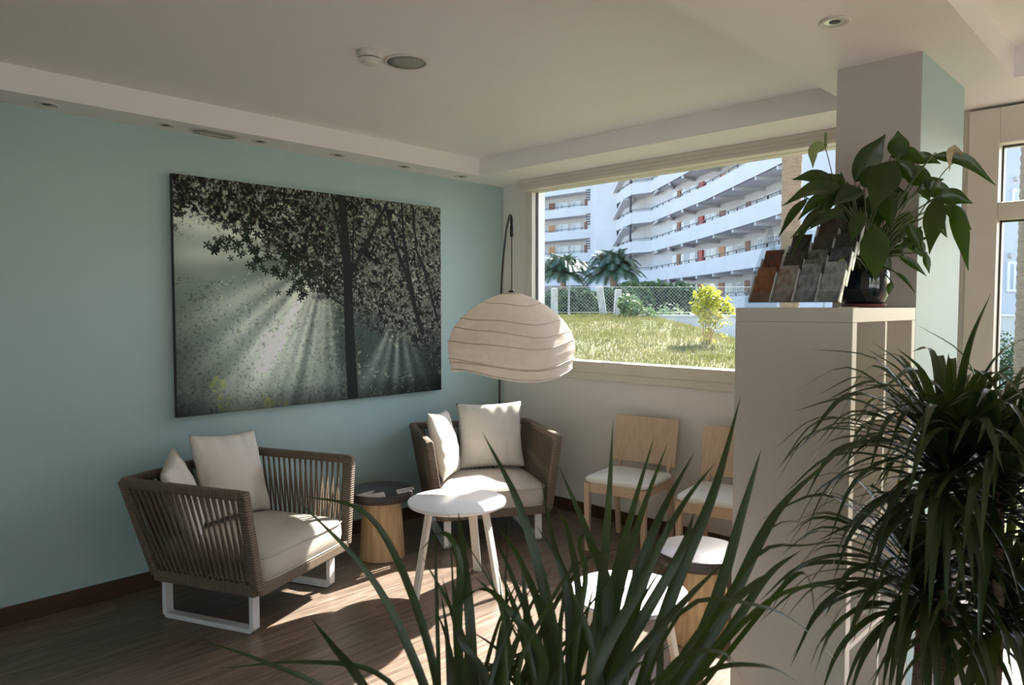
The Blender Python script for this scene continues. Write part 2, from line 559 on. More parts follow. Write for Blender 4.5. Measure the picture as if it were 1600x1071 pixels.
# pillar: off-white front, pale teal side
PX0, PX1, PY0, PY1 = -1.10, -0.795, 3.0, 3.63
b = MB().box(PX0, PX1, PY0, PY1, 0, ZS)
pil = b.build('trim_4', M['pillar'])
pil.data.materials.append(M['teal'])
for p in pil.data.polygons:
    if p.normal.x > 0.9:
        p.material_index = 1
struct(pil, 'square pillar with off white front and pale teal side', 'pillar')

# ---- window 1
w1 = struct(thing('window_1', 'x', 'x', (0, 0, 0)), 'wide fixed window looking out on the white apartment block', 'window')
GX0, GX1, GZ0, GZ1, GY = -3.69, -1.25, 1.117, 2.362, 4.09
b = MB()
b.box(W1[0]-0.03, GX0, 4.035, 4.12, W1[2]-0.01, W1[3])
b.box(GX1, W1[1]+0.03, 4.035, 4.12, W1[2]-0.01, W1[3])
b.box(GX0, GX1, 4.035, 4.16, W1[2]-0.01, GZ0)
b.box(GX0, GX1, 4.035, 4.12, GZ1, W1[3])
b.build('window_frame', M['frame'], w1, bevel=0.004)
b = MB()
for z in (W1[2]+0.035,):
    b.box(GX0, GX1, 4.030, 4.036, z, z+0.006)
b.build('frame_groove', M['pillar'], w1)
MB().box(XL+0.3, PX0, 3.95, 4.034, 2.365, ZS).build('shutter_box', M['frame'], w1, bevel=0.004)
b = MB()
for z in (2.388, 2.412):
    b.box(XL+0.3, PX0, 3.947, 3.951, z, z+0.005)
b.build('shutter_box_groove', M['pillar'], w1)
MB().box(GX0, GX1, GY, GY+0.006, GZ0, GZ1).build('pane', M['glass'], w1)
MB().box(GX0, GX0+0.008, GY-0.006, GY+0.012, GZ0, GZ1).build('gasket', M['gasket'], w1)

# ---- window 2 (glazed front, right of the pillar)
w2 = struct(thing('window_2', 'x', 'x', (0, 0, 0)), 'tall glazed front with transom panes right of the pillar', 'window')
b = MB()
fy0, fy1 = 4.03, 4.19
b.box(-0.86, -0.735, fy0, fy1, 0, W2[3])
b.box(-0.735, W2[1], fy0, fy1, 2.262, W2[3])
b.build('outer_frame', M['frame'], w2, bevel=0.004)
xs = [-0.735, 0.42, 1.55, 2.7, 3.75, 4.6]
for i in range(len(xs)-1):
    a0, a1 = xs[i]+(0 if i == 0 else 0.05), xs[i+1]-0.05
    if i:
        MB().box(xs[i]-0.05, xs[i]+0.05, fy0, fy1, 0, 2.262).build('mullion', M['frame'], w2, bevel=0.004)
    MB().box(a0, a1, fy0, fy1, 1.91, 1.99).build('transom_bar', M['frame'], w2, bevel=0.004)
    MB().box(a0, a1, fy0, fy1, 0, 0.09).build('bottom_rail', M['frame'], w2, bevel=0.004)
    for z0, z1 in ((0.09, 1.91), (1.99, 2.262)):
        MB().box(a0, a1, 4.11, 4.116, z0, z1).build('pane', M['glass'], w2)
        g = MB()
        g.box(a0, a0+0.007, 4.10, 4.125, z0, z1).box(a0, a1, 4.10, 4.125, z1-0.007, z1)
        g.build('gasket', M['gasket'], w2)
# casing strips on the wall piece beside it
struct(MB().box(-0.885, -0.86, 4.06, YB, 0, ZS).build('trim_5', M['frame'], bevel=0.003), 'narrow vertical casing strip beside the tall glazed front', 'trim')

# ---- unseen side glazing, added to let more daylight in
w3 = struct(thing('added_glazing_side', 'x', 'x', (0, 0, 0)), 'unseen side glazing added to bring daylight into the lounge', 'window')
b = MB()
b.box(XR, XR+0.12, -3.9, -0.2, 0, 0.1).box(XR, XR+0.12, -3.9, -0.2, 2.33, 2.43)
for i in range(6):
    yy = -3.9 + 3.6*i/5
    b.box(XR, XR+0.12, yy, yy+0.1, 0.1, 2.33)
b.build('window_frame', M['frame'], w3)
MB().box(XR+0.05, XR+0.056, -3.9, -0.2, 0.1, 2.33).build('pane', M['glass'], w3)
w4 = struct(thing('added_glazing_front', 'x', 'x', (0, 0, 0)), 'unseen glazing added behind the camera for more daylight', 'window')  # front glazing is out of view, added to brighten the room
b = MB()
b.box(0.9, XR, YF-0.12, YF, 0, 0.1).box(0.9, XR, YF-0.12, YF, 2.33, 2.43)
for i in range(6):
    xx = 0.9 + 4.0*i/5
    b.box(xx, xx+0.1, YF-0.12, YF, 0.1, 2.33)
b.build('window_frame', M['frame'], w4)
MB().box(0.9, XR, YF-0.06, YF-0.054, 0.1, 2.33).build('pane', M['glass'], w4)


# ------------------------------------------------------------------ forest print on the teal wall
def vnoise(u, v, sx, sy, seed, octv=4, gain=0.5):
    r = np.random.default_rng(seed)
    tot = np.zeros_like(u)
    amp, nrm = 1.0, 0.0
    for _ in range(octv):
        gx, gy = int(sx)+2, int(sy)+2
        g = r.random((gy+1, gx+1))
        x, y = u*sx, v*sy
        xi, yi = np.clip(x.astype(int), 0, gx-1), np.clip(y.astype(int), 0, gy-1)
        fx, fy = x-xi, y-yi
        fx, fy = fx*fx*(3-2*fx), fy*fy*(3-2*fy)
        tot += amp*((g[yi, xi]*(1-fx)+g[yi, xi+1]*fx)*(1-fy)+(g[yi+1, xi]*(1-fx)+g[yi+1, xi+1]*fx)*fy)
        nrm += amp
        amp *= gain
        sx *= 2
        sy *= 2
    return tot/nrm


CY0, CY1, CZ0, CZ1 = 1.54, 3.405, 0.901, 2.213


def puv(px, py):     # photo position on the print -> 0..1 across, 0..1 down
    r = ray(px, py)
    t = XL/r.x
    return ((r.y*t-CY0)/(CY1-CY0), 1-((CAM_H+r.z*t)-CZ0)/(CZ1-CZ0))


def forest_print(W=760, H=536):
    asp = (CY1-CY0)/(CZ1-CZ0)
    v, u = np.meshgrid(np.linspace(0, 1, H), np.linspace(0, 1, W), indexing='ij')
    A = lambda p: np.array(p, float)
    big = vnoise(u, v, 5, 4, 1)
    img = np.zeros((H, W, 3))
    base = 60 + 22*(big-0.5) + 14*(1-u) - 12*v*u
    img[:] = base[..., None]*A((0.93, 1.04, 0.98))
    # light shafts
    for src, beams, fall in (
        ((505, 395), [((265, 340), 0.05, 60), ((265, 400), 0.05, 40), ((270, 520), 0.06, 45), ((290, 590), 0.05, 62), ((325, 640), 0.045, 92), ((352, 650), 0.03, 60),
                      ((375, 650), 0.05, 110), ((410, 655), 0.035, 70), ((440, 640), 0.03, 80), ((470, 635), 0.03, 60), ((492, 630), 0.05, 66), ((520, 630), 0.03, 45)], 0.75),
        ((618, 480), [((560, 612), 0.06, 55), ((585, 620), 0.05, 45), ((612, 615), 0.04, 60), ((640, 612), 0.05, 45), ((660, 600), 0.05, 30)], 0.45)):
        sx, sy = puv(*src)
        dx, dy = (u-sx)*asp, v-sy
        ang = np.arctan2(dy, dx)
        rr = np.hypot(dx, dy)
        for e, wdt, amp in beams:
            ex, ey = puv(*e)
            a0 = math.atan2(ey-sy, (ex-sx)*asp)
            da = (ang-a0+PI) % (2*PI)-PI
            g = np.exp(-(da/(wdt*1.5))**2)*0.78*np.exp(-((rr-0.42*fall)/(0.62*fall))**2)*np.clip((rr-0.03)/0.12, 0, 1)
            g *= 0.75+0.5*vnoise(u, v, 6, 5, 11)
            img += (g*amp)[..., None]*A((1.03, 1.0, 0.94))
    # bright hazy sky patch upper left
    for c, rad, amp in (((400, 540), 0.30, 22), ((335, 430), 0.22, 18), ((300, 340), 0.16, 40), ((440, 330), 0.10, 40), ((390, 360), 0.10, 35), ((600, 330), 0.12, 30), ((520, 430), 0.07, 45)):
        cx, cy = puv(*c)
        img += (np.exp(-(((u-cx)*asp)**2+(v-cy)**2)/rad**2)*amp)[..., None]*A((0.98, 1.02, 1.0))
    # foliage
    lim = np.interp(u, [0, .08, .22, .40, .52, .62, .75, 1], [.20, .16, .22, .42, .52, .62, .68, .76])
    lim = lim + 0.10*(vnoise(u, v, 10, 7, 21, 3)-0.5)
    dens = np.clip((lim - v)/0.14+0.5, 0, 1)
    f1 = vnoise(u, v, 46, 32, 3, 3, 0.8)
    f2 = vnoise(u, v, 150, 106, 4, 2, 0.9)
    mean = np.interp(u, [0, .2, .45, .6, .8, 1], [0.30, 0.26, 0.20, 0.34, 0.42, 0.40])
    mean = mean + 0.22*(vnoise(u, v, 7, 5, 22, 3)-0.5)
    fv = np.clip((0.45*f1+0.55*f2-0.5)*3.0+mean, 0, 1)
    leafc = 27 + 95*fv[..., None]**1.25*A((0.96, 1.02, 0.90))
    gap = np.clip((f1*0.6+f2*0.4-0.60)*9, 0, 1)*0.75
    al = (dens*(1-gap*(1-0.5*dens)))[..., None]
    edge = ((f1*0.55+f2*0.45) < 0.30+0.32*dens)[..., None]
    al = np.where(edge, np.clip(al*1.3, 0, 1), al*0.35)
    img = img*(1-al)+leafc*al
    sp = (f2 > 0.78) & (dens > 0.3)
    img[sp] = img[sp]*0.4 + A((128, 134, 112))*0.6
    # undergrowth speckle
    low = (vnoise(u, v, 80, 56, 6, 3, 0.8) > 0.66) & (vnoise(u, v, 9, 6, 8, 2) > 0.50) & (dens < 0.4)
    img[low] = img[low]*0.5 + A((130, 136, 118))*0.5
    lowd = (vnoise(u, v, 120, 84, 16, 3, 0.8) < 0.38) & (v > 0.55)
    img[lowd] *= 0.91
    for c, rad in (((345, 628), 0.035), ((412, 628), 0.03), ((438, 632), 0.025), ((335, 600), 0.03)):
        cx, cy = puv(*c)
        m_ = (((u-cx)*asp)**2+(v-cy)**2 < rad**2*(0.4+1.6*vnoise(u, v, 30, 20, 9))) & (vnoise(u, v, 110, 80, 12, 2) > 0.52)
        img[m_] = img[m_]*0.45+A((118, 124, 72))*0.55
    # hazy leaf sprays drifting in the lower left and lower right
    sv = vnoise(u, v, 130, 92, 31, 2, 0.9)
    sm = vnoise(u, v, 6, 4, 32, 3)
    spray = (sv > 0.66) & (sm > 0.46) & (v > 0.30) & (u < 0.60)
    img[spray] = img[spray]*0.78 + A((138, 142, 128))*0.22
    sprayd = (sv < 0.30) & (sm < 0.56) & (v > 0.42)
    img[sprayd] = img[sprayd]*0.82
    shade = np.clip((u-0.82)/0.2, 0, 1)*np.clip((v-0.55)/0.3, 0, 1)*0.35 + np.clip((0.16-u)/0.16, 0, 1)*np.clip((v-0.45)/0.3, 0, 1)*0.30
    img *= (1-shade)[..., None]
    # bottom edge darker bank
    img *= (1-0.35*np.clip((v-0.9)/0.1, 0, 1))[..., None]

    def stroke(pts, w0, w1, col=(31, 34, 33)):
        q = [puv(*p) for p in pts]
        n = len(q)-1
        for i in range(n):
            ax, ay = q[i][0]*asp, q[i][1]
            bx, by = q[i+1][0]*asp, q[i+1][1]
            dx, dy = bx-ax, by-ay
            L = dx*dx+dy*dy
            t = np.clip(((u*asp-ax)*dx+(v-ay)*dy)/L, 0, 1)
            dist = np.hypot(u*asp-ax-t*dx, v-ay-t*dy)
            w = (w0+(w1-w0)*(i+t)/n)/2
            a = np.clip((w-dist)/0.003+0.5, 0, 1)[..., None]
            img[:] = img*(1-a)+A(col)*a
    stroke([(527, 296), (533, 360), (538, 430), (540, 500), (543, 560), (546, 616)], 0.040, 0.062)
    stroke([(541, 432), (560, 395), (600, 318)], 0.026, 0.014)
    stroke([(512, 300), (528, 380), (536, 430)], 0.012, 0.018)
    stroke([(548, 330), (545, 420)], 0.008, 0.012)
    stroke([(597, 322), (612, 385), (630, 430), (648, 500), (655, 520)], 0.018, 0.030)
    stroke([(622, 320), (626, 380), (634, 430), (642, 470)], 0.012, 0.022)
    stroke([(640, 330), (645, 390), (660, 430), (678, 500)], 0.010, 0.016)
    stroke([(650, 400), (672, 450), (681, 480)], 0.007, 0.010)
    stroke([(580, 370), (615, 395)], 0.005, 0.008)
    stroke([(530, 420), (500, 380)], 0.008, 0.005)
    stroke([(535, 480), (505, 460), (480, 430), (478, 415)], 0.008, 0.004)
    stroke([(470, 425), (440, 400), (395, 390)], 0.006, 0.003)
    # maple leaves on the lit bough
    r = random.Random(5)
    bough = [(330, 393), (345, 372), (370, 362), (365, 395), (385, 378), (402, 372), (395, 410), (410, 405), (430, 425), (445, 415), (450, 445), (462, 440), (470, 455), (480, 430), (500, 420), (455, 405)]
    for c in bough:
        for _ in range(9):
            px, py = c[0]+r.gauss(0, 9), c[1]+r.gauss(0, 8)
            cx, cy = puv(px, py)
            R = r.uniform(0.012, 0.022)
            ph = r.uniform(0, 6.28)
            dx, dy = (u-cx)*asp, v-cy
            rr = np.hypot(dx, dy)
            k = rr < R*(0.62+0.42*np.cos(5*np.arctan2(dy, dx)+ph))
            img[k] = A((30, 37, 30))*r.uniform(0.8, 1.2)
    img = np.clip((img-40)*1.22+32, 10, 235)/255.0
    lin = np.where(img <= 0.04045, img/12.92, ((img+0.055)/1.055)**2.4)
    return np.clip(lin*2.45, 0.005, 0.9), W, H


def build_print():
    t = thing('canvas_print', 'large canvas print of sunbeams falling through a forest on the teal wall', 'picture', (XL, (CY0+CY1)/2, CZ0))
    lin, W, H = forest_print()
    yc = (CY0+CY1)/2
    MB().box(0.001, 0.037, CY0-yc, CY1-yc, 0, CZ1-CZ0).build('stretcher', M['black'], t)
    zz, yy = np.meshgrid(np.linspace(CZ1-CZ0, 0, H), np.linspace(CY0-yc, CY1-yc, W), indexing='ij')
    vs = np.stack([np.full(W*H, 0.0385), yy.ravel(), zz.ravel()], 1)
    idx = np.arange(W*H).reshape(H, W)
    q = np.stack([idx[:-1, :-1], idx[1:, :-1], idx[1:, 1:], idx[:-1, 1:]], -1).reshape(-1, 4)
    me = bpy.data.meshes.new('printed_canvas')
    me.vertices.add(len(vs))
    me.vertices.foreach_set('co', vs.ravel())
    me.loops.add(q.size)
    me.loops.foreach_set('vertex_index', q.ravel())
    me.polygons.add(len(q))
    me.polygons.foreach_set('loop_start', np.arange(0, q.size, 4))
    me.update(calc_edges=True)
    ca = me.color_attributes.new('print', 'FLOAT_COLOR', 'POINT')
    ca.data.foreach_set('color', np.concatenate([lin.reshape(-1, 3), np.ones((W*H, 1))], 1).astype(np.float32).ravel())
    m = mat('forest_print', (0.1, 0.1, 0.1), 0.7, spec=0.12)
    a = m.node_tree.nodes.new('ShaderNodeVertexColor')
    a.layer_name = 'print'
    m.node_tree.links.new(a.outputs['Color'], m.node_tree.nodes['Principled BSDF'].inputs['Base Color'])
    me.materials.append(m)
    o = inst('printed_canvas', me, t)
    o['label'] = 'printed scene of dark trees and pale shafts of light'


build_print()


# ------------------------------------------------------------------ rope armchairs
def rounded_pad(hx, hy, h, bul, nx=26, ny=26, puff=0.02, seed=0):
    """soft upholstered pad: centre origin, bottom z=0"""
    r = random.Random(seed)
    ph = [r.uniform(0, 6.28) for _ in range(8)]
    b = MB()
    n = 64
    rings = []
    prof = [(0.0, 0.96, 0), (0.12, 0.995, 0.1), (0.4, 1.012, 0.4), (0.72, 1.005, 0.75), (0.93, 0.975, 0.95), (1.0, 0.90, 1.0)]
    vs, fs = [], []
    def sq(a, e=0.16):
        c, s = math.cos(a), math.sin(a)
        return math.copysign(abs(c)**e, c), math.copysign(abs(s)**e, s)
    for zt, sc_, _ in prof:
        for j in range(n):
            a = 2*PI*(j+0.5)/n
            x_, y_ = sq(a, 0.22)
            vs.append((x_*hx*sc_, y_*hy*sc_, zt*h))
    rows = len(prof)
    for sc_ in (0.75, 0.5, 0.25):
        for j in range(n):
            a = 2*PI*(j+0.5)/n
            x_, y_ = sq(a, 0.22)
            xx, yy = x_*hx*sc_*0.9/0.9, y_*hy*sc_
            w = puff*(1-sc_**2) + 0.004*math.sin(9*xx/hx+ph[0]+2*math.sin(5*yy/hy+ph[1])) + 0.003*math.sin(14*yy/hy+ph[2]+3*xx)
            vs.append((xx, yy, h+w))
        rows += 1
    for i in range(rows-1):
        for j in range(n):
            fs.append((i*n+j, i*n+(j+1) % n, (i+1)*n+(j+1) % n, (i+1)*n+j))
    fs.append(tuple(range(n))[::-1])
    fs.append(tuple(range((rows-1)*n, rows*n)))
    b._add(vs, fs)
    return b


def make_armchair(label):
    t = thing('rope_armchair', label, 'armchair', group='rope armchairs')
    TB, TF, BT, BF = -0.395, 0.312, -0.272, 0.325     # top back, top front, bottom back, bottom front (x)
    HT, HB, ZT, ZB = 0.415, 0.345, 0.672, 0.225       # half widths, rail centre heights
    th = 0.046
    for s in (1, -1):
        MB().bar((BT, s*HB, ZB), (BF, s*HB, ZB), th, 0.056).build('seat_rail', M['wrapx'], t, bevel=0.010)
        MB().bar((TB, s*HT, ZT), (TF, s*HT, ZT), th, 0.044).build('arm_rail', M['wrapx'], t, bevel=0.012)
        MB().bar((BF, s*HB, ZB), (TF, s*HT, ZT+0.018), th, 0.05, up=(1, 0, 0)).build('front_post', M['wrapz'], t, bevel=0.010)
        MB().bar((BT, s*HB, ZB), (TB, s*HT, ZT+0.012), 0.04, 0.04, up=(1, 0, 0)).build('back_post', M['wrapz'], t, bevel=0.008)
    MB().bar((BF, -HB, ZB), (BF, HB, ZB), th, 0.056).build('front_rail', M['wrapy'], t, bevel=0.010)
    MB().bar((BT, -HB, ZB), (BT, HB, ZB), th, 0.056).build('back_seat_rail', M['wrapy'], t, bevel=0.010)
    MB().bar((TB, -HT, ZT), (TB, HT, ZT), th, 0.044).build('back_rail', M['wrapy'], t, bevel=0.012)
    MB().box(BT+0.02, BF-0.02, -HB+0.02, HB-0.02, ZB-0.01, ZB+0.012).build('seat_deck', M['cord'], t)
    # rope cords, two crossing layers
    um = MB().box(-0.5, 0.5, -0.5, 0.5, 0, 1).mesh('cord', M['cord'])

    def cord(a, b, wdir):
        a, b = Vector(a), Vector(b)
        d = b-a
        zz = d.normalized()
        xx = (Vector(wdir)-zz*zz.dot(Vector(wdir))).normalized()
        yy = zz.cross(xx)
        mt = Matrix((xx*0.0088, yy*0.0065, d)).transposed().to_4x4()
        mt.translation = a
        inst('cord', um, t, mtx=mt)
    N = 18
    for s in (1, -1):
        for i in range(N):
            f = (i+0.5)/N
            for off, dr in ((0.012, 0.34), (-0.012, -0.34)):
                fb = min(max(f+dr/N, 0.01), 0.99)
                ft = min(max(f-dr/N, 0.01), 0.99)
                cord((BT+0.03+(BF-BT-0.05)*fb, s*(HB+off), ZB+0.02), (TB+0.03+(TF-TB-0.05)*ft, s*(HT+off), ZT-0.015), (1, 0, 0))
    N = 22
    for i in range(N):
        f = (i+0.5)/N*2-1
        for off, dr in ((0.012, 0.7), (-0.012, -0.7)):
            cord((BT-off, (HB-0.02)*(f+dr/N*0.5), ZB+0.02), (TB-off, (HT-0.02)*(f-dr/N*0.5), ZT-0.015), (0, 1, 0))
    # white sled legs
    for s in (1, -1):
        b = MB()
        y0, y1 = s*0.295-0.022, s*0.295+0.022
        out = [(-0.272, 0.205), (-0.272, 0.02), (-0.252, 0), (0.252, 0), (0.272, 0.02), (0.272, 0.205), (0.250, 0.205), (0.250, 0.03), (0.242, 0.022), (-0.242, 0.022), (-0.250, 0.03), (-0.250, 0.205)]
        vs = [(x_, y0, z_+0.003) for x_, z_ in out] + [(x_, y1, z_+0.003) for x_, z_ in out]
        n = len(out)
        fs = [(i, (i+1) % n, n+(i+1) % n, n+i) for i in range(n)]
        pair = [(0, 1, 10, 11), (1, 2, 9, 10), (2, 3, 8, 9), (3, 4, 7, 8), (4, 5, 6, 7)]
        fs += [p for p in pair] + [tuple(n+i for i in p[::-1]) for p in pair]
        b._add(vs, fs)
        lg = b.build('sled_leg', M['white_metal'], t)
        for xx in (-0.24, 0.24):
            MB().lathe([(0.012, 0), (0.012, 0.003)], 10, (xx, s*0.295, 0.0)).build('glide', M['black'], lg)
    c = rounded_pad(0.312, 0.332, 0.135, 0.02, puff=0.022, seed=len(label))
    co = c.build('seat_cushion', M['cushion'], t, smooth=True)
    co.location = (0.03, 0, ZB+0.018)
    co['label'] = 'thick beige seat cushion'
    b = MB()
    for z_ in (0.012, 0.118):
        pts = []
        for j in range(65):
            a = 2*PI*j/64
            cx, sy = math.cos(a), math.sin(a)
            pts.append((math.copysign(abs(cx)**0.22, cx)*0.314, math.copysign(abs(sy)**0.22, sy)*0.334, z_))
        b.tube(pts, 0.0035, 5, caps=False)
    b.build('piping', M['cushion'], co, smooth=True)
    return t


ch1 = make_armchair('rope armchair with cream pillows nearest the camera, below the forest print')
ch1.location = (-3.472, 1.692, 0)
ch1.rotation_euler.z = math.atan2(0.39, 0.92)
ch2 = copy_tree(ch1)
ch2['label'] = 'rope armchair set diagonally in the corner under the paper lamp'
ch2.location = (-3.435, 3.285, 0)
ch2.rotation_euler.z = math.atan2(-0.5, 0.866)


def pillow_mesh(size, thick, seed, n=34):
    r = random.Random(seed)
    ph = [r.uniform(0, 6.28) for _ in range(12)]
    vs, fs = [], []
    for side in (1, -1):
        for j in range(n+1):
            for i in range(n+1):
                u, v = i/n*2-1, j/n*2-1
                ru, rv = 1-u*u, 1-v*v
                x_ = u*(1-0.075*rv) * size/2
                y_ = v*(1-0.075*ru) * size/2
                h = (max(ru, 0)**0.42)*(max(rv, 0)**0.42)
                h = h*(1-0.12*(u*u+v*v)*0.5)
                wr = 0.0
                e = max(abs(u), abs(v))
                fade = max(0.0, min(1.0, (1-e)/0.10))
                # seams pull creases in from the edges
                wr += 0.020*fade*math.exp(-(1-abs(v))/0.35)*math.sin(13*u+ph[0]+1.5*math.sin(3*u+ph[1]))
                wr += 0.018*fade*math.exp(-(1-abs(u))/0.30)*math.sin(12*v+ph[2]+1.3*math.sin(4*v+ph[3]))
                wr += 0.008*fade*math.sin(4.5*(u*math.cos(ph[4])+v*math.sin(ph[4]))+ph[5]+1.2*math.sin(3*v+ph[7]))
                vs.append((x_, y_, side*thick/2*(h+wr*6*(0.4+0.6*h))))
    N = (n+1)*(n+1)
    for sidx in (0, 1):
        for j in range(n):
            for i in range(n):
                a = sidx*N+j*(n+1)+i
                q = (a, a+1, a+n+2, a+n+1)
                fs.append(q if sidx == 0 else q[::-1])
    me = bpy.data.meshes.new('pillow')
    me.from_pydata(vs, [], fs)
    me.materials.append(M['pillow'])
    me.polygons.foreach_set('use_smooth', [True]*len(fs))
    import bmesh
    bm = bmesh.new()
    bm.from_mesh(me)
    bmesh.ops.remove_doubles(bm, verts=bm.verts, dist=0.0006)
    bm.to_mesh(me)
    bm.free()
    return me


def pillow(chair, label, loc, facing, tilt, roll, size, thick, seed):
    """loc: chair-local base centre; facing: chair-local heading the front looks to (deg); tilt back (deg); roll in plane (deg)"""
    o = bpy.data.objects.new('pillow', pillow_mesh(size, thick, seed))
    COL.objects.link(o)
    tag(o, label, 'pillow', 'cream scatter pillows on the armchairs')
    cm = Matrix.Translation(chair.location) @ Matrix.Rotation(chair.rotation_euler.z, 4, 'Z')
    # pillow local: x right, y up, z front
    base = Matrix(((0, 0, 1, 0), (1, 0, 0, 0), (0, 1, 0, 0), (0, 0, 0, 1)))
    mt = cm @ Matrix.Translation(loc) @ Matrix.Rotation(math.radians(facing), 4, 'Z') @ Matrix.Rotation(-math.radians(tilt), 4, 'Y') @ base @ Matrix.Rotation(math.radians(roll), 4, 'Z')
    o.matrix_world = mt
    return o


pillow(ch1, 'cream pillow leaning on the backrest of the nearest armchair', (-0.225, 0.11, 0.612), 0, 20, -6, 0.46, 0.15, 3)
pillow(ch1, 'smaller cream pillow tucked in the near arm corner of the nearest armchair', (-0.225, -0.215, 0.575), 38, 20, 8, 0.41, 0.13, 8)
pillow(ch2, 'cream pillow upright against the backrest of the corner armchair', (-0.21, 0.10, 0.615), -8, 18, 1, 0.46, 0.15, 5)
pillow(ch2, 'sunlit cream pillow leaning on the left arm of the corner armchair', (-0.04, -0.255, 0.60), 66, 14, -5, 0.44, 0.15, 12)


# ------------------------------------------------------------------ stools and round tables
def make_stool(label, loc):
    t = thing('side_stool', label, 'stool', loc, group='cone base stools with dark tops')
    MB().lathe([(0.128, 0), (0.136, 0.004), (0.134, 0.03), (0.114, 0.352), (0.114, 0.356)], 56).build('cone_base', M['oak'], t, angle=0.7)
    MB().lathe([(0.180, 0.356), (0.192, 0.362), (0.195, 0.37), (0.195, 0.402), (0.192, 0.409), (0.186, 0.412)], 64).build('top', M['dark_top'], t, angle=0.6)
    return t


make_stool('oak cone stool with dark round top between the two armchairs', (-3.545, 2.545, 0))
make_stool('oak cone stool with dark round top beside the wooden chairs and shelf', (-1.625, 2.90, 0))


def make_table(label, loc, rz, R=0.262, H=0.475, legs=(0, 120, 240)):
    t = thing('round_table', label, 'table', loc, rz, group='white round coffee tables')
    MB().lathe([(R-0.012, H-0.022), (R-0.002, H-0.016), (R, H-0.006), (R-0.002, H-0.001), (R-0.006, H)], 72).build('tabletop', M['table_white'], t, angle=0.5)
    MB().lathe([(R*0.70, H-0.034), (R*0.70, H-0.022)], 40).build('under_ring', M['table_leg'], t)
    for k in legs:
        a = math.radians(k)
        c, s = math.cos(a), math.sin(a)
        MB().bar((c*(R*1.0), s*(R*1.0), 0.0), (c*R*0.66, s*R*0.66, H-0.022), 0.046, 0.021, up=(c, s, 0.2)).build('leg', M['table_leg'], t, bevel=0.004)
    return t


make_table('white round coffee table standing in front of the corner armchair', (-2.855, 2.535, 0), 0.0, legs=(-97, 15, 112))
make_table('white round coffee table half hidden behind the foreground plant', (-1.56, 2.255, 0), math.radians(-60), 0.225, 0.42)


# ------------------------------------------------------------------ wooden chairs by the window wall
def make_chair(label, loc, rz):
    """origin below seat centre, front towards -y"""
    t = thing('wooden_chair', label, 'chair', loc, rz, group='beech chairs below the window')
    W, D, H = 0.205, 0.205, 0.43
    for sx in (-1, 1):
        MB().bar((sx*(W-0.018), -D+0.02, 0), (sx*(W-0.018), -D+0.02, H-0.005), 0.026, 0.026, up=(0, 1, 0), w1=0.038, h1=0.038).build('leg', M['beech'], t, bevel=0.003)
        b = MB()
        b.bar((sx*(W-0.018), D+0.035, 0), (sx*(W-0.018), D-0.01, H), 0.026, 0.026, up=(0, 1, 0), w1=0.034, h1=0.036)
        b.build('leg', M['beech'], t, bevel=0.003)
        MB().bar((sx*(W-0.035), D-0.01, H-0.05), (sx*(W-0.035), D+0.05, 0.62), 0.022, 0.024, up=(0, 1, 0)).build('back_post', M['beech'], t, bevel=0.003)
        MB().box(sx*(W-0.03)-0.011, sx*(W-0.03)+0.011, -D+0.03, D-0.02, H-0.062, H-0.002).build('apron', M['beech'], t)
    MB().box(-W+0.03, W-0.03, -D+0.012, -D+0.034, H-0.062, H-0.002).build('apron', M['beech'], t)
    MB().box(-W+0.03, W-0.03, D-0.03, D-0.008, H-0.062, H-0.002).build('apron', M['beech'], t)
    pad = rounded_pad(W+0.004, D+0.002, 0.034, 0.01, puff=0.012, seed=4)
    po = pad.build('seat_pad', M['seat_pad'], t, smooth=True)
    po.location = (0, 0, H-0.002)
    po['label'] = 'white padded seat'
    # curved back panel
    n = 14
    vs, fs = [], []
    z0, z1 = 0.492, 0.785
    for k, (zz, off) in enumerate(((z0, 0.0), (z1, 0.05))):
        for i in range(n+1):
            u = i/n*2-1
            xx = u*(0.218 - 0.004*(1-k))
            yy = D+0.012+off-0.03*u*u+0.02
            vs.append((xx, yy, zz))
            vs.append((xx, yy+0.014, zz))
    m2 = (n+1)*2
    for i in range(n):
        a = i*2
        fs += [(a, a+2, m2+a+2, m2+a), (a+1, m2+a+1, m2+a+3, a+3), (a, a+1, a+3, a+2), (m2+a, m2+a+2, m2+a+3, m2+a+1)]
    fs += [(0, m2, m2+1, 1), (n*2, n*2+1, m2+n*2+1, m2+n*2)]
    MB()._add(vs, fs).build('backrest', M['beech'], t, angle=0.6, bevel=0.003)
    return t


make_chair('beech chair with white seat, left of the pair against the window wall', (-2.565, 3.70, 0), math.radians(9))
make_chair('beech chair with white seat, right of the pair and partly hidden by the shelf', (-1.93, 3.71, 0), math.radians(9))


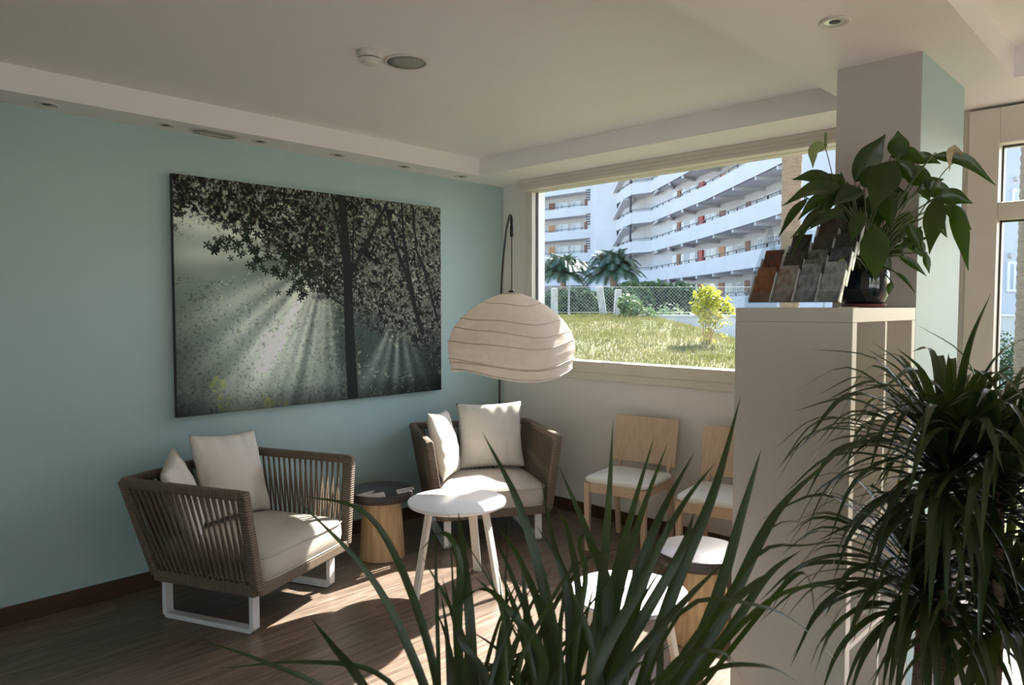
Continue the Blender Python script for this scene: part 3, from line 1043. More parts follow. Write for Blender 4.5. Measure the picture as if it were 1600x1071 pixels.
# ------------------------------------------------------------------ paper floor lamp
def make_lamp():
    cx, cy = -2.885, 2.985
    bx, by = -3.855, 3.855
    t = thing('floor_lamp', 'bow floor lamp with big crinkled white paper dome in the corner', 'lamp', (bx, by, 0))
    MB().lathe([(0.12, 0), (0.125, 0.006), (0.122, 0.018), (0.02, 0.028), (0.012, 0.05)], 40).build('base', M['black'], t, angle=0.6)
    ex, ey = cx-bx, cy-by
    P = [(0, 0, 0.03), (0.0, 0.0, 0.7), (0.05*ex, 0.05*ey, 1.20), (0.24*ex, 0.24*ey, 1.66), (0.58*ex, 0.58*ey, 1.95), (0.85*ex, 0.85*ey, 2.035), (0.97*ex, 0.97*ey, 2.02), (ex, ey, 1.97)]
    MB().tube(catmull(P, 60), 0.0085, 10).build('bow_pole', M['black'], t, smooth=True)
    MB().lathe([(0.009, 0), (0.016, 0.01), (0.016, 0.05), (0.009, 0.06)], 14, (0.0, 0, 0.66)).build('pole_joint', M['black'], t, smooth=True)
    MB().tube([(ex, ey, 1.98), (ex+0.001, ey, 1.58)], 0.003, 8).build('cord', M['black'], t)
    MB().lathe([(0.006, 0), (0.011, 0.01), (0.011, 0.06), (0.005, 0.075)], 12, (ex, ey, 1.90)).build('cord_clip', M['black'], t, smooth=True)
    # shade: crinkled half dome with irregular hoops
    sc_ = Vector((cx-bx, cy-by, 0))
    Z0, Z1, R = 1.125, 1.585, 0.363
    n, k = 120, 44
    r = random.Random(9)
    ph = [r.uniform(0, 6.28) for _ in range(10)]

    def prof(t_):     # t 0 bottom .. 1 top
        q = t_
        if q < 0.30:
            return 1.0 - 0.05*((0.30-q)/0.30)**1.5
        w = (q-0.30)/0.70
        return math.cos(w*PI/2)**0.62 if w < 1 else 0.0

    def pt(t_, a):
        rr = R*prof(t_)
        wob = 1 + 0.012*math.sin(3*a+ph[0])*(1-t_) + 0.008*math.sin(7*a+ph[1]+4*t_) + 0.004*math.sin(17*a+ph[2]+9*t_)
        zz = Z0 + (Z1-Z0)*t_ + (0.016*math.sin(2*a+ph[3])+0.010*math.sin(3*a+ph[4]))*(1-t_)**0.6 - 0.006*math.sin(5*a+ph[5])*t_*(1-t_)*4
        # pleats between hoops
        rr *= 1 - 0.010*(0.5+0.5*math.cos(2*PI*t_*9.0+0.6*math.sin(a+ph[6])+0.9*math.sin(2*a+ph[7])))
        return Vector((sc_.x+rr*wob*math.cos(a), sc_.y+rr*wob*math.sin(a), zz))
    vs, fs = [], []
    T = [1-(1-i/k)**1.0 for i in range(k+1)]
    T = [0.985*v_**0.9 for v_ in T]
    for t_ in T:
        for j in range(n):
            vs.append(pt(t_, 2*PI*j/n))
    for i in range(k):
        for j in range(n):
            fs.append((i*n+j, i*n+(j+1) % n, (i+1)*n+(j+1) % n, (i+1)*n+j))
    sh = MB()._add(vs, fs).build('shade', M['paper'], t, smooth=True)
    sh['label'] = 'crinkled white rice paper dome shade'
    hoops = [(0.02, 0.0, 0), (0.13, 0.028, 1.0), (0.16, -0.03, 2.2), (0.38, 0.012, 0.3), (0.52, 0.022, 4.0), (0.64, 0.014, 2.9), (0.86, 0.01, 5.0)]
    for t0, am, p0 in hoops:
        pts = []
        for j in range(97):
            a = 2*PI*j/96
            p = pt(min(max(t0+am*math.sin(a+p0), 0.0), 0.97), a)
            d = Vector((p.x-sc_.x, p.y-sc_.y, 0)).normalized()
            pts.append(p+d*0.0012)
        MB().tube(pts, 0.0028, 6, caps=False).build('hoop', M['paper_rib'], sh, smooth=True)
    MB().lathe([(0.06, 0), (0.06, 0.006), (0.012, 0.012), (0.012, 0.03)], 24, (sc_.x, sc_.y, Z1-0.012)).build('shade_cap', M['paper'], sh)
    # lamp holder and bulb inside
    MB().lathe([(0.005, 0.10), (0.02, 0.09), (0.02, 0.03), (0.017, 0.0)], 16, (sc_.x, sc_.y, 1.50)).build('lamp_holder', M['black'], t, smooth=True)
    return t


make_lamp()


# ------------------------------------------------------------------ white shelf unit
SX0, SX1, SY0, SY1, SZ = -1.183, -0.795, 2.338, 2.996, 1.498
t = thing('shelf_unit', 'tall cream cube shelf standing against the pillar', 'shelf', ((SX0+SX1)/2, (SY0+SY1)/2, 0))
ox, oy = (SX0+SX1)/2, (SY0+SY1)/2
hx, hy = (SX1-SX0)/2, (SY1-SY0)/2
MB().box(-hx, hx, -hy, hy, SZ-0.046, SZ).build('top_panel', M['shelfwhite'], t, bevel=0.0015)
MB().box(-hx, hx, -hy, hy, 0, 0.046).build('bottom_panel', M['shelfwhite'], t, bevel=0.0015)
MB().box(-hx, hx, -hy, -hy+0.04, 0.0465, SZ-0.0465).build('side_panel', M['shelfwhite'], t, bevel=0.0015)
MB().box(-hx, hx, hy-0.04, hy, 0.0465, SZ-0.0465).build('side_panel', M['shelfwhite'], t, bevel=0.0015)
MB().box(-hx+0.002, hx-0.002, -0.009, 0.009, 0.0465, SZ-0.0465).build('divider', M['shelfwhite'], t)
for z in (1.118, 0.76, 0.40):
    for y0, y1 in ((-hy+0.04, -0.009), (0.009, hy-0.04)):
        MB().box(-hx+0.002, hx-0.002, y0, y1, z, z+0.018).build('shelf_board', M['shelfwhite'], t)
MB().box(-hx+0.006, -hx+0.010, -hy+0.04, hy-0.04, 0.0465, SZ-0.0465).build('back_panel', M['shelfwhite'], t)

# ------------------------------------------------------------------ brochure rack
rk = thing('brochure_rack', 'clear acrylic tiered leaflet rack on top of the cream shelf', 'rack', (-1.010, 2.375, SZ))
RW, RD, RH = 0.315, 0.205, 0.295
for sx in (-1,):
    b = MB()
    xx = sx*RW/2
    pts = [(0.0, 0.002), (RD+0.05, 0.002), (RD+0.05, RH*0.55), (RD, RH), (RD-0.02, RH), (0, 0.03)]
    n = len(pts)
    vs = [(xx-0.002, p[0], p[1]) for p in pts]+[(xx+0.002, p[0], p[1]) for p in pts]
    b._add(vs, [tuple(range(n)), tuple(range(n, 2*n))[::-1]]+[(i, (i+1) % n, n+(i+1) % n, n+i) for i in range(n)])
    b.build('side_plate', M['acrylic'], rk)
MB().box(-RW/2, RW/2, 0.0, RD+0.05, 0.0, 0.003).build('base_plate', M['acrylic'], rk)
slope = math.atan2(RD, RH)
bro_cols = {
    (0, 0): ((0.30, 0.10, 0.05), (0.42, 0.19, 0.08)), (0, 1): ((0.55, 0.52, 0.48), (0.33, 0.20, 0.14)), (0, 2): ((0.50, 0.52, 0.55), (0.16, 0.20, 0.25)), (0, 3): ((0.60, 0.62, 0.64), (0.30, 0.34, 0.40)),
    (1, 0): ((0.38, 0.06, 0.02), (0.10, 0.05, 0.04)), (1, 1): ((0.05, 0.045, 0.04), (0.12, 0.10, 0.085)), (1, 2): ((0.45, 0.47, 0.45), (0.07, 0.08, 0.075)), (1, 3): ((0.06, 0.07, 0.11), (0.22, 0.24, 0.28)),
    (2, 0): ((0.20, 0.16, 0.06), (0.28, 0.24, 0.12)), (2, 1): ((0.03, 0.027, 0.025), (0.07, 0.06, 0.05)), (2, 2): ((0.045, 0.04, 0.037), (0.09, 0.075, 0.065)), (2, 3): ((0.035, 0.035, 0.04), (0.075, 0.075, 0.08)),
    (3, 0): ((0.40, 0.42, 0.42), (0.22, 0.24, 0.25)), (3, 1): ((0.05, 0.04, 0.032), (0.10, 0.07, 0.05)), (3, 2): ((0.09, 0.05, 0.035), (0.16, 0.09, 0.06)), (3, 3): ((0.06, 0.05, 0.05), (0.12, 0.10, 0.09)),
}
rows = ['bottom', 'second', 'third', 'top']
colsn = ['leftmost', 'second from left', 'third from left', 'rightmost']
for r_ in range(4):
    y0 = 0.012 + RD*r_/4
    z0 = 0.006 + RH*0.72*r_/4
    d = Vector((0, math.sin(slope*0.8), math.cos(slope*0.8)))
    # pocket: back sheet, low front lip
    MB().bar((-RW/2+0.003, y0+0.012, z0+0.012), (RW/2-0.003, y0+0.012, z0+0.012), 0.02, 0.003).build('tier_floor', M['acrylic'], rk)
    a = Vector((0, y0+0.022, z0+0.012))
    MB().bar(a, a+d*0.11, RW-0.008, 0.0025, up=(0, 1, 0)).build('tier_back', M['acrylic'], rk)
    a = Vector((0, y0+0.002, z0+0.012))
    MB().bar(a, a+d*0.04, RW-0.008, 0.0025, up=(0, 1, 0)).build('tier_lip', M['acrylic'], rk)
    for c_ in range(5):
        a = Vector((-RW/2+0.0035+c_*0.077, y0+0.010, z0+0.013))
        if (r_, c_) not in ((3, 0), (3, 1), (2, 0)):
            MB().bar(a, a+d*(0.105+0.01*((r_+c_) % 3)), 0.0022, 0.016, up=(0, 1, 0)).build('pocket_divider', M['edge_glint'], rk)  # dividers coloured pale to stand in for glints along the edges
    for c_ in range(4):
        if (r_, c_) in ((3, 0), (3, 1), (2, 0)):
            continue
        ca, cb = [tuple(v_*(0.5 if r_ < 1 else 0.32) for v_ in q_) for q_ in bro_cols[(r_, c_)]]
        m = mat('leaflet_print_%d_%d' % (r_, c_), ca, 0.25, col2=cb, scale=34, detail=5, ramp=(0.38, 0.62), stretch=(1.8, 1, 0.8), coat=0.3)
        bx_ = -RW/2+0.042+c_*0.077
        h_ = 0.135+0.012*((r_*3+c_*5) % 4)/3
        a = Vector((0, 0, 0))
        o = MB().bar(a, d*h_, 0.066, 0.006, up=(0, 1, 0)).build('leaflet', m)
        o.location = rk.location + Vector((bx_, y0+0.0115, z0+0.0145))
        tag(o, 'printed leaflet in the %s row of the rack, %s' % (rows[r_], colsn[c_]), 'leaflet', 'leaflets in the acrylic rack')


# ------------------------------------------------------------------ leaves
def strap_mesh(pts, width, fold=0.25, n=14, side=None, base=0.55, peak=0.35, twist=0.0, m=None):
    """long blade along pts; returns mesh"""
    C = catmull(pts, n)
    vs, fs = [], []
    for i, p in enumerate(C):
        t_ = i/n
        d = (C[min(i+1, n)]-C[max(i-1, 0)]).normalized()
        s = side if side is not None else d.cross(Vector((0, 0, 1)))
        s = s - d*s.dot(d)
        if s.length < 1e-3:
            s = d.orthogonal()
        s.normalize()
        if twist:
            s = Matrix.Rotation(twist*t_, 3, d) @ s
        nrm = s.cross(d)
        if t_ < peak:
            w = base+(1-base)*math.sin(t_/peak*PI/2)
        else:
            w = max(0.0, 1-((t_-peak)/(1-peak))**1.7)
        w = w*width/2
        vs += [p-s*w+nrm*(w*fold), p, p+s*w+nrm*(w*fold)]
        if i:
            a = (i-1)*3
            fs += [(a, a+1, a+4, a+3), (a+1, a+2, a+5, a+4)]
    return MB()._add(vs, fs).mesh('leaf', m, True)


def leaf_mesh(pts, width, side, m, n=12, cup=0.22, wave=0.0, ph=0.0):
    """broad pointed leaf (lily)"""
    C = catmull(pts, n)
    vs, fs = [], []
    prof = lambda t_: (math.sin(PI*t_**0.80)**0.95 if 0 < t_ < 1 else 0.0)*(1.0 if t_ < 0.6 else 1-0.45*((t_-0.6)/0.4))
    for i, p in enumerate(C):
        t_ = i/n
        d = (C[min(i+1, n)]-C[max(i-1, 0)]).normalized()
        s = side-d*side.dot(d)
        s.normalize()
        nrm = s.cross(d)
        w = prof(t_)*width/2 + 0.0008
        for k, q in enumerate((-1, -0.55, 0, 0.55, 1)):
            wv = wave*width*math.sin(9*t_+ph+k*1.7)*abs(q)
            vs.append(p+s*(q*w)+nrm*(w*cup*(abs(q)**1.3)+wv))
        if i:
            a = (i-1)*5
            for k in range(4):
                fs.append((a+k, a+k+1, a+k+6, a+k+5))
    return MB()._add(vs, fs).mesh('leaf', m, True)


# ------------------------------------------------------------------ peace lily in dark pot
def make_lily():
    P0 = Vector((-0.882, 2.70, SZ))
    t = thing('potted_peace_lily', 'bushy peace lily with drooping glossy leaves in a dark pot on the shelf', 'plant', P0)
    MB().lathe([(0.066, 0), (0.071, 0.002), (0.074, 0.010), (0.073, 0.013), (0.05, 0.013)], 40).build('saucer', M['saucer'], t, angle=0.6)
    R = 0.088
    n = 64
    # rounded square pot
    vs, fs = [], []
    prof = [(0.74, 0.0135), (0.86, 0.022), (0.97, 0.045), (1.0, 0.08), (0.99, 0.115), (0.975, 0.128), (0.95, 0.130), (0.93, 0.126), (0.93, 0.10)]
    for rr, z in prof:
        for j in range(n):
            a = 2*PI*j/n
            q = (abs(math.cos(a))**3.2+abs(math.sin(a))**3.2)**(-1/3.2)
            vs.append((R*rr*q*math.cos(a+0.2)*0.93, R*rr*q*math.sin(a+0.2)*0.93, z))
    for i in range(len(prof)-1):
        for j in range(n):
            fs.append((i*n+j, i*n+(j+1) % n, (i+1)*n+(j+1) % n, (i+1)*n+j))
    fs.append(tuple(range(n))[::-1])
    MB()._add(vs, fs).build('pot', M['pot_glass'], t, smooth=True)
    MB().lathe([(0.076, 0.105), (0.05, 0.112), (0.0, 0.115)], 24).build('soil', M['soil'], t)
    top = Vector((0, 0, 0.11))
    base_d = P0.dot(FWH)

    def L(bx, by, tx, ty, w, dd=0.0, dt=None, bend=0.06, m='lily', sq=1.0, root=None):
        """blade base px, tip px, blade width px, depth offsets at base / tip"""
        dt = dd if dt is None else dt
        B = at(bx, by, base_d+dd)-P0
        T = at(tx, ty, base_d+dt)-P0
        out = Vector((B.x, B.y, 0))
        mid = (B+T)/2 + Vector((0, 0, bend))*(B-T).length/0.15*0.5
        width = 0.84*w/FPX*(base_d+dd)
        view = (P0+mid-Vector((0, 0, CAM_H))).normalized()
        d = (T-B).normalized()
        side = d.cross(view)
        if side.length < 0.1:
            side = RT.copy()
        side.normalize()
        side = (side*sq + view*(1-sq)).normalized()
        me = leaf_mesh([B, mid, T], width, side, M[m], wave=0.03, ph=random.uniform(0, 6), cup=random.uniform(0.12, 0.3))
        inst('leaf', me, t)
        rt_ = root if root is not None else Vector((random.uniform(-.035, .035), random.uniform(-.035, .035), 0.108))
        k = (rt_+B)/2 + Vector((0, 0, 0.03)) - out*0.08
        MB().tube(catmull([rt_, k, B, B+(mid-B)*0.15], 10), 0.0032, 6, r1=0.0018).build('leaf_stalk', M['stem'], t, smooth=True)
    # mapped main leaves
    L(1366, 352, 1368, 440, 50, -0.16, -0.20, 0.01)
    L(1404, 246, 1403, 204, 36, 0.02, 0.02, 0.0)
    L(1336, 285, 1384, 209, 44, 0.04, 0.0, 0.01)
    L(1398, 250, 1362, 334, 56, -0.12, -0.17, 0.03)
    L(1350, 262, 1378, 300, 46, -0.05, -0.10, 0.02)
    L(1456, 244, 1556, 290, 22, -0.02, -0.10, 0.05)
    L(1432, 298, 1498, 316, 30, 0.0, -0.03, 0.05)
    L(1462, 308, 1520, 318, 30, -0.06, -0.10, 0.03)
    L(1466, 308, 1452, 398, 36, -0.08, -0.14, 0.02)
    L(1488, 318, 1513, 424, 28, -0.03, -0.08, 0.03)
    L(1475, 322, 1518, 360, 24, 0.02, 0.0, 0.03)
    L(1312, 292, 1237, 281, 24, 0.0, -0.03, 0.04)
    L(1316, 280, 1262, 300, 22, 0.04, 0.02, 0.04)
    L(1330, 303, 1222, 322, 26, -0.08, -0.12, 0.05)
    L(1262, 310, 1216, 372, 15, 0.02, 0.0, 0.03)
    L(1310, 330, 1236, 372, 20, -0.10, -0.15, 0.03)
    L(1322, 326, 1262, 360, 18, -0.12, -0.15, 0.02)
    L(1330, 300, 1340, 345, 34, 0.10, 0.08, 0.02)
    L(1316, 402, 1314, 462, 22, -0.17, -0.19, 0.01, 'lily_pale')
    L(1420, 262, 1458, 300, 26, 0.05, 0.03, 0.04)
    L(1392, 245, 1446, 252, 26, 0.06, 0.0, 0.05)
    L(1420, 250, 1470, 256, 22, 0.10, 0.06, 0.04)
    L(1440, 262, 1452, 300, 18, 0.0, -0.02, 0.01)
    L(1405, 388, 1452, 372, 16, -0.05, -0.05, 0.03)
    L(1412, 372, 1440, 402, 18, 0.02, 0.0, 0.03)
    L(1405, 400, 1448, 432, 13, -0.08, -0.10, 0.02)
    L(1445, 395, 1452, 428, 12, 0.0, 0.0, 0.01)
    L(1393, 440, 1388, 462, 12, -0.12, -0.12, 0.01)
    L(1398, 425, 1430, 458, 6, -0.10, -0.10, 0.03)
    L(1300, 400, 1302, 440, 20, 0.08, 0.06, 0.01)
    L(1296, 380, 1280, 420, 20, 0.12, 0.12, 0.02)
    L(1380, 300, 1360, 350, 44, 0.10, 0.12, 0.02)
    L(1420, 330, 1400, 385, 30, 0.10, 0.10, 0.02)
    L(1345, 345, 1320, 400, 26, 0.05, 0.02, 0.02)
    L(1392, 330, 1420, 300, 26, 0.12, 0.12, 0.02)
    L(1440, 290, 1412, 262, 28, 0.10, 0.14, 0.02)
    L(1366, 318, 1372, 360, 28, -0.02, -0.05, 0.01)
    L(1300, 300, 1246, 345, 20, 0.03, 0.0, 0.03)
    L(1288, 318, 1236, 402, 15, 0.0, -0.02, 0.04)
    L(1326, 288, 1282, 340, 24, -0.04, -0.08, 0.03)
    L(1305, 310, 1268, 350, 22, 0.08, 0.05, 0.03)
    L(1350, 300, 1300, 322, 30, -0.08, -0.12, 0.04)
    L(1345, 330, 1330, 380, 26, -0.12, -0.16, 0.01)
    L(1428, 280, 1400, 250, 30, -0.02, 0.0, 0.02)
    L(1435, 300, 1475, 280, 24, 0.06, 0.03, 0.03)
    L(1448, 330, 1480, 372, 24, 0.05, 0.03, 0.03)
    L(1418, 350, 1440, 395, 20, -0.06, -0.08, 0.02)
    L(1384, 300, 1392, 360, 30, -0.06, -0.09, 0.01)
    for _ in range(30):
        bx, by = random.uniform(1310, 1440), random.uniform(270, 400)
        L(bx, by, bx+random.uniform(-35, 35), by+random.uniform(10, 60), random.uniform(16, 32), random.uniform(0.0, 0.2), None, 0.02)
    # flowers: spathe and spadix
    for (sx_, sy_), (bx_, by_), pts, w, m, dd in (
            ((1300, 272), (1308, 292), [(1290, 232), (1276, 238), (1270, 263)], 26, 'lily_pale', -0.02),
            ((1470, 275), (1440, 300), [(1502, 244), (1490, 240), (1484, 268)], 22, 'lily_dry', -0.04)):
        B = at(*pts[0], base_d+dd)-P0
        mid = at(*pts[1], base_d+dd-0.01)-P0
        T = at(*pts[2], base_d+dd-0.01)-P0
        sp = inst('flower_spathe', leaf_mesh([B, mid, T], w/FPX*base_d, FWH*0.5+RT*0.86, M[m], cup=0.5), t)
        q = at(sx_, sy_, base_d+dd+0.01)-P0
        MB().tube(catmull([Vector((0.01, 0.01, 0.108)), at(bx_, by_+30, base_d+dd+0.03)-P0, q, B], 12), 0.0026, 6, r1=0.0016).build('flower_stalk', M['stem'], t, smooth=True)
        if m == 'lily_pale':
            MB().lathe([(0.003, 0), (0.0048, 0.006), (0.0052, 0.035), (0.004, 0.05), (0.0, 0.054)], 10, tuple(B+Vector((0, 0, 0.002)))).build('spadix', M['lily_pale'], sp, smooth=True)


make_lily()


# ------------------------------------------------------------------ dracaena beside the shelf
def make_dracaena():
    bx, by = -0.455, 1.975
    t = thing('potted_dracaena', 'tall bushy dracaena with two leaf heads on ringed canes right of the shelf', 'plant', (bx, by, 0))
    MB().lathe([(0.13, 0), (0.14, 0.01), (0.17, 0.26), (0.18, 0.28), (0.165, 0.28), (0.155, 0.24), (0, 0.24)], 40).build('planter', M['planter'], t, angle=0.6)
    MB().lathe([(0.155, 0.241), (0.08, 0.252), (0, 0.255)], 24).build('soil', M['soil'], t)

    def cane(p, r):
        pts = catmull(p, 26)
        b = MB()
        vs, fs = [], []
        b.tube(pts, r, 10)
        o = b.build('cane', M['cane'], t, smooth=True)
        rb = MB()
        for q in pts[1:-1]:
            rb.lathe([(r*1.0, -0.003), (r*1.10, 0), (r*1.0, 0.003)], 10, tuple(q), caps=False)
        rb.build('leaf_scars', M['cane'], o, smooth=True)['kind'] = 'stuff'

    extra = MB()

    def head(c, n, Lmin, Lmax, up, w, seed, more=60):
        r = random.Random(seed)
        c = Vector(c)
        for i in range(n+more):
            f = (i/n) if i < n else r.uniform(0.0, 0.8)      # 0 oldest (drooping) .. 1 youngest (upright)
            az = i*2.39996+r.uniform(-.3, .3)
            el = math.radians(-24+88*f**0.95*up+r.uniform(-12, 12))
            ln = r.uniform(Lmin, Lmax)*(0.80+0.28*math.sin(PI*f))
            out = Vector((math.cos(az), math.sin(az), 0))
            start = c+Vector((0, 0, -0.10+0.15*f))+out*0.012
            d0 = out*math.cos(el)+Vector((0, 0, math.sin(el)))
            d0 = (d0+Vector((0, 0, 0.35))).normalized()
            droop = (0.95-0.62*f)*r.uniform(0.6, 1.4)
            p1 = start+d0*ln*0.33
            p2 = p1+(d0+Vector((0, 0, -droop*0.8))).normalized()*ln*0.34
            p3 = p2+(d0+Vector((0, 0, -droop*2.3))).normalized()*ln*0.36
            p3.z = max(p3.z, 0.1)
            me = strap_mesh([start, p1, p2, p3], w*r.uniform(0.7, 1.15), 0.3, 12, m=M['strap'], twist=r.uniform(-.5, .5))
            if i < n:
                inst('leaf', me, t)
            else:
                o_ = len(extra.v)
                extra.v += [tuple(v_.co) for v_ in me.vertices]
                extra.f += [tuple(k_+o_ for k_ in p_.vertices) for p_ in me.polygons]
                bpy.data.meshes.remove(me)
    cane([(0.02, 0, 0.24), (0.015, 0.01, 0.7), (0.0, 0.0, 1.0), (0.01, 0.0, 1.14)], 0.0155)
    cane([(-0.06, 0.04, 0.24), (-0.05, 0.03, 0.5), (-0.035, 0.02, 0.80)], 0.014)
    cane([(0.08, -0.03, 0.24), (0.12, 0.0, 0.6), (0.11, 0.02, 1.11)], 0.013)
    head((0.01, 0.0, 1.13), 76, 0.32, 0.46, 1.0, 0.023, 1)
    head((0.115, 0.02, 1.10), 74, 0.30, 0.46, 1.0, 0.023, 2)
    head((-0.035, 0.02, 0.82), 74, 0.30, 0.46, 0.9, 0.022, 3)
    head((0.13, 0.05, 0.80), 72, 0.28, 0.44, 0.9, 0.022, 4)
    ex_ = extra.build('inner_leaves', M['strap'], t, smooth=True)
    ex_['kind'] = 'stuff'
    return t


make_dracaena()


# ------------------------------------------------------------------ foreground plant
def make_foreground():
    P0 = Vector((-0.735, 0.86, 0))
    t = thing('potted_yucca', 'foreground pot plant with a fan of long dark green sword leaves', 'plant', P0)
    MB().lathe([(0.12, 0), (0.13, 0.01), (0.16, 0.24), (0.17, 0.26), (0.155, 0.26), (0.145, 0.22), (0, 0.22)], 40).build('planter', M['planter'], t, angle=0.6)
    MB().lathe([(0.145, 0.221), (0.08, 0.23), (0, 0.232)], 24).build('soil', M['soil'], t)
    for dx, dy, h in ((0.0, 0.0, 0.80), (0.07, 0.05, 0.74), (-0.07, -0.02, 0.72), (0.13, 0.12, 0.70), (-0.10, -0.12, 0.72)):
        MB().tube(catmull([(dx*0.5, dy*0.5, 0.22), (dx*0.8, dy*0.8, 0.5), (dx, dy, h)], 14), 0.016, 10).build('cane', M['cane'], t, smooth=True)
    H = Vector((0, 0, CAM_H))

    def B(pts, w, side_mix=0.0, tw=0.0):
        """pts: (px, py, depth) root..tip; w width px at ~1 m"""
        q = [at(*p)-P0 for p in pts]
        mid = q[len(q)//2]+P0
        view = (mid-H).normalized()
        d = (q[-1]-q[0]).normalized()
        side = d.cross(view)
        side.normalize()
        side = (side*math.cos(side_mix)+view*math.sin(side_mix)).normalized()
        wm = 0.68*w/FPX*pts[len(pts)//2][2]
        inst('leaf', strap_mesh(q, wm, 0.22, 16, side=side, base=0.75, peak=0.30, twist=tw, m=M['strap_front']), t)
    # tall central blades
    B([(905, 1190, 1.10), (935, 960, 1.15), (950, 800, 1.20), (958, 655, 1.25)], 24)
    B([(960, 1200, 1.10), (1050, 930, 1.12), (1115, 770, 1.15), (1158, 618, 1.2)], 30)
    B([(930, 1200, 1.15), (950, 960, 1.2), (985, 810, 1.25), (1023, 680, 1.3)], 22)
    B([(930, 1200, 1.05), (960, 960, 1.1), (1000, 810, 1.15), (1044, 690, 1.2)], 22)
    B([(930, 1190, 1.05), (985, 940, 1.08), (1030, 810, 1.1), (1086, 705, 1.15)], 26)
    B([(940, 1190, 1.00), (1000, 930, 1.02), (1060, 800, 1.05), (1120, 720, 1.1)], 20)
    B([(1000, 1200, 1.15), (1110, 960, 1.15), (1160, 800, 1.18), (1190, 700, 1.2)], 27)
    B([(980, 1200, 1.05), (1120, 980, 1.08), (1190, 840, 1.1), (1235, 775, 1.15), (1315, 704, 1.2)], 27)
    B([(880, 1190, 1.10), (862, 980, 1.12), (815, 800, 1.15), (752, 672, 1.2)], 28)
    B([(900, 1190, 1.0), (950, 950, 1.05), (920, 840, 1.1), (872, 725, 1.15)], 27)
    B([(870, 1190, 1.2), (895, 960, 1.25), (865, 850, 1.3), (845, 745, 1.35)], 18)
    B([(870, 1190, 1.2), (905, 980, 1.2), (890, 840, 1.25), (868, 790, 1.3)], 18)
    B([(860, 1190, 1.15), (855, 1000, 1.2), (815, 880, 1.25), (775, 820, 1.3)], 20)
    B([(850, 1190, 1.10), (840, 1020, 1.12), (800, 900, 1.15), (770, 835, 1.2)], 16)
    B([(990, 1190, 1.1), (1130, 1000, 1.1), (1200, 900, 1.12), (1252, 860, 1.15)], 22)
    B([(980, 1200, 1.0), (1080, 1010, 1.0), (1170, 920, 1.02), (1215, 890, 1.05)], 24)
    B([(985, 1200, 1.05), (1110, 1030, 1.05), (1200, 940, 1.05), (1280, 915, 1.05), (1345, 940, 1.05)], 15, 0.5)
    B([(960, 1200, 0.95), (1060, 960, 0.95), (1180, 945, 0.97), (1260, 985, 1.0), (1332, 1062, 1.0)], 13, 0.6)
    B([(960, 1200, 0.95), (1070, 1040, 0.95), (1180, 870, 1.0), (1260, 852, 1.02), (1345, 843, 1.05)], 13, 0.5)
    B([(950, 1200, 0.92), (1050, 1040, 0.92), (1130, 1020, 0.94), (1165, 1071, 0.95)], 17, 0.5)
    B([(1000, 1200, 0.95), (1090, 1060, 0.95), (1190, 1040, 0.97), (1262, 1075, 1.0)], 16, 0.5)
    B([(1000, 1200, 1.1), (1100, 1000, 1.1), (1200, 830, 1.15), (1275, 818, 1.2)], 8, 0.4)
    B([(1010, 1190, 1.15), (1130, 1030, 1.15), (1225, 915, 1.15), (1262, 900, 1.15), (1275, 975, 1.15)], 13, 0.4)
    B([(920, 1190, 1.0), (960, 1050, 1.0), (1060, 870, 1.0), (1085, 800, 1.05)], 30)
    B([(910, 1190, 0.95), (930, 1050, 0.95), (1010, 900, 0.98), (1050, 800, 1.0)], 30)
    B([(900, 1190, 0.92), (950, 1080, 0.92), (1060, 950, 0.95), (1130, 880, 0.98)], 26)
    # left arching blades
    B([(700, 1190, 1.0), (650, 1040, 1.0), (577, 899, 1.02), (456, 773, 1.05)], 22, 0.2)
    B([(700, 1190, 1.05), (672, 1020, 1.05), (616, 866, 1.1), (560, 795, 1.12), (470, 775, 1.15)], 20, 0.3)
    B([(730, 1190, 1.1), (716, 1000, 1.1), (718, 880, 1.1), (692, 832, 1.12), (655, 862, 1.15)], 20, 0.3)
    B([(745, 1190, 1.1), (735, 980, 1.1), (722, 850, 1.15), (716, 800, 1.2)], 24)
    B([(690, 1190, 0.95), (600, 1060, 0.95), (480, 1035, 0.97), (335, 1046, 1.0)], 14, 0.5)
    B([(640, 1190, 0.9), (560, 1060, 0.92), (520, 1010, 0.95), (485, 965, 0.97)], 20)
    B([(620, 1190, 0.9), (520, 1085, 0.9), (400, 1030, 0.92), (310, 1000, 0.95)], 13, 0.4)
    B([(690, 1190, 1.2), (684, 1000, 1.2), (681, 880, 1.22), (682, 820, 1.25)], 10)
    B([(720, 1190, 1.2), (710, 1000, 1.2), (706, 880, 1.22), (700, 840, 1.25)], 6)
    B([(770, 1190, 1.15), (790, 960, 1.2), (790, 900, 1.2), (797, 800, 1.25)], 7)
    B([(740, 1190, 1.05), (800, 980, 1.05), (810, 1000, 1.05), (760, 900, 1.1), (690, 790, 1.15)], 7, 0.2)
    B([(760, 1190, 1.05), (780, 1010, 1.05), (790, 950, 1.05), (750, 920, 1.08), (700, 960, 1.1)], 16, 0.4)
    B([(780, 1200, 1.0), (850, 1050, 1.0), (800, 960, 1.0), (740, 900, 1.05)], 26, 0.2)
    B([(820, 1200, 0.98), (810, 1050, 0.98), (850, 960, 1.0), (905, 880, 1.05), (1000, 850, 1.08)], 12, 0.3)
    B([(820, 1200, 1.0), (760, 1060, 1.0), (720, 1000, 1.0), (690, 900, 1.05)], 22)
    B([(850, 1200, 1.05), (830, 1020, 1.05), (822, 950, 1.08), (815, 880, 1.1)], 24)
    B([(880, 1200, 1.0), (900, 1000, 1.0), (915, 900, 1.02), (905, 850, 1.05), (918, 838, 1.06), (942, 900, 1.08)], 14, 0.3)
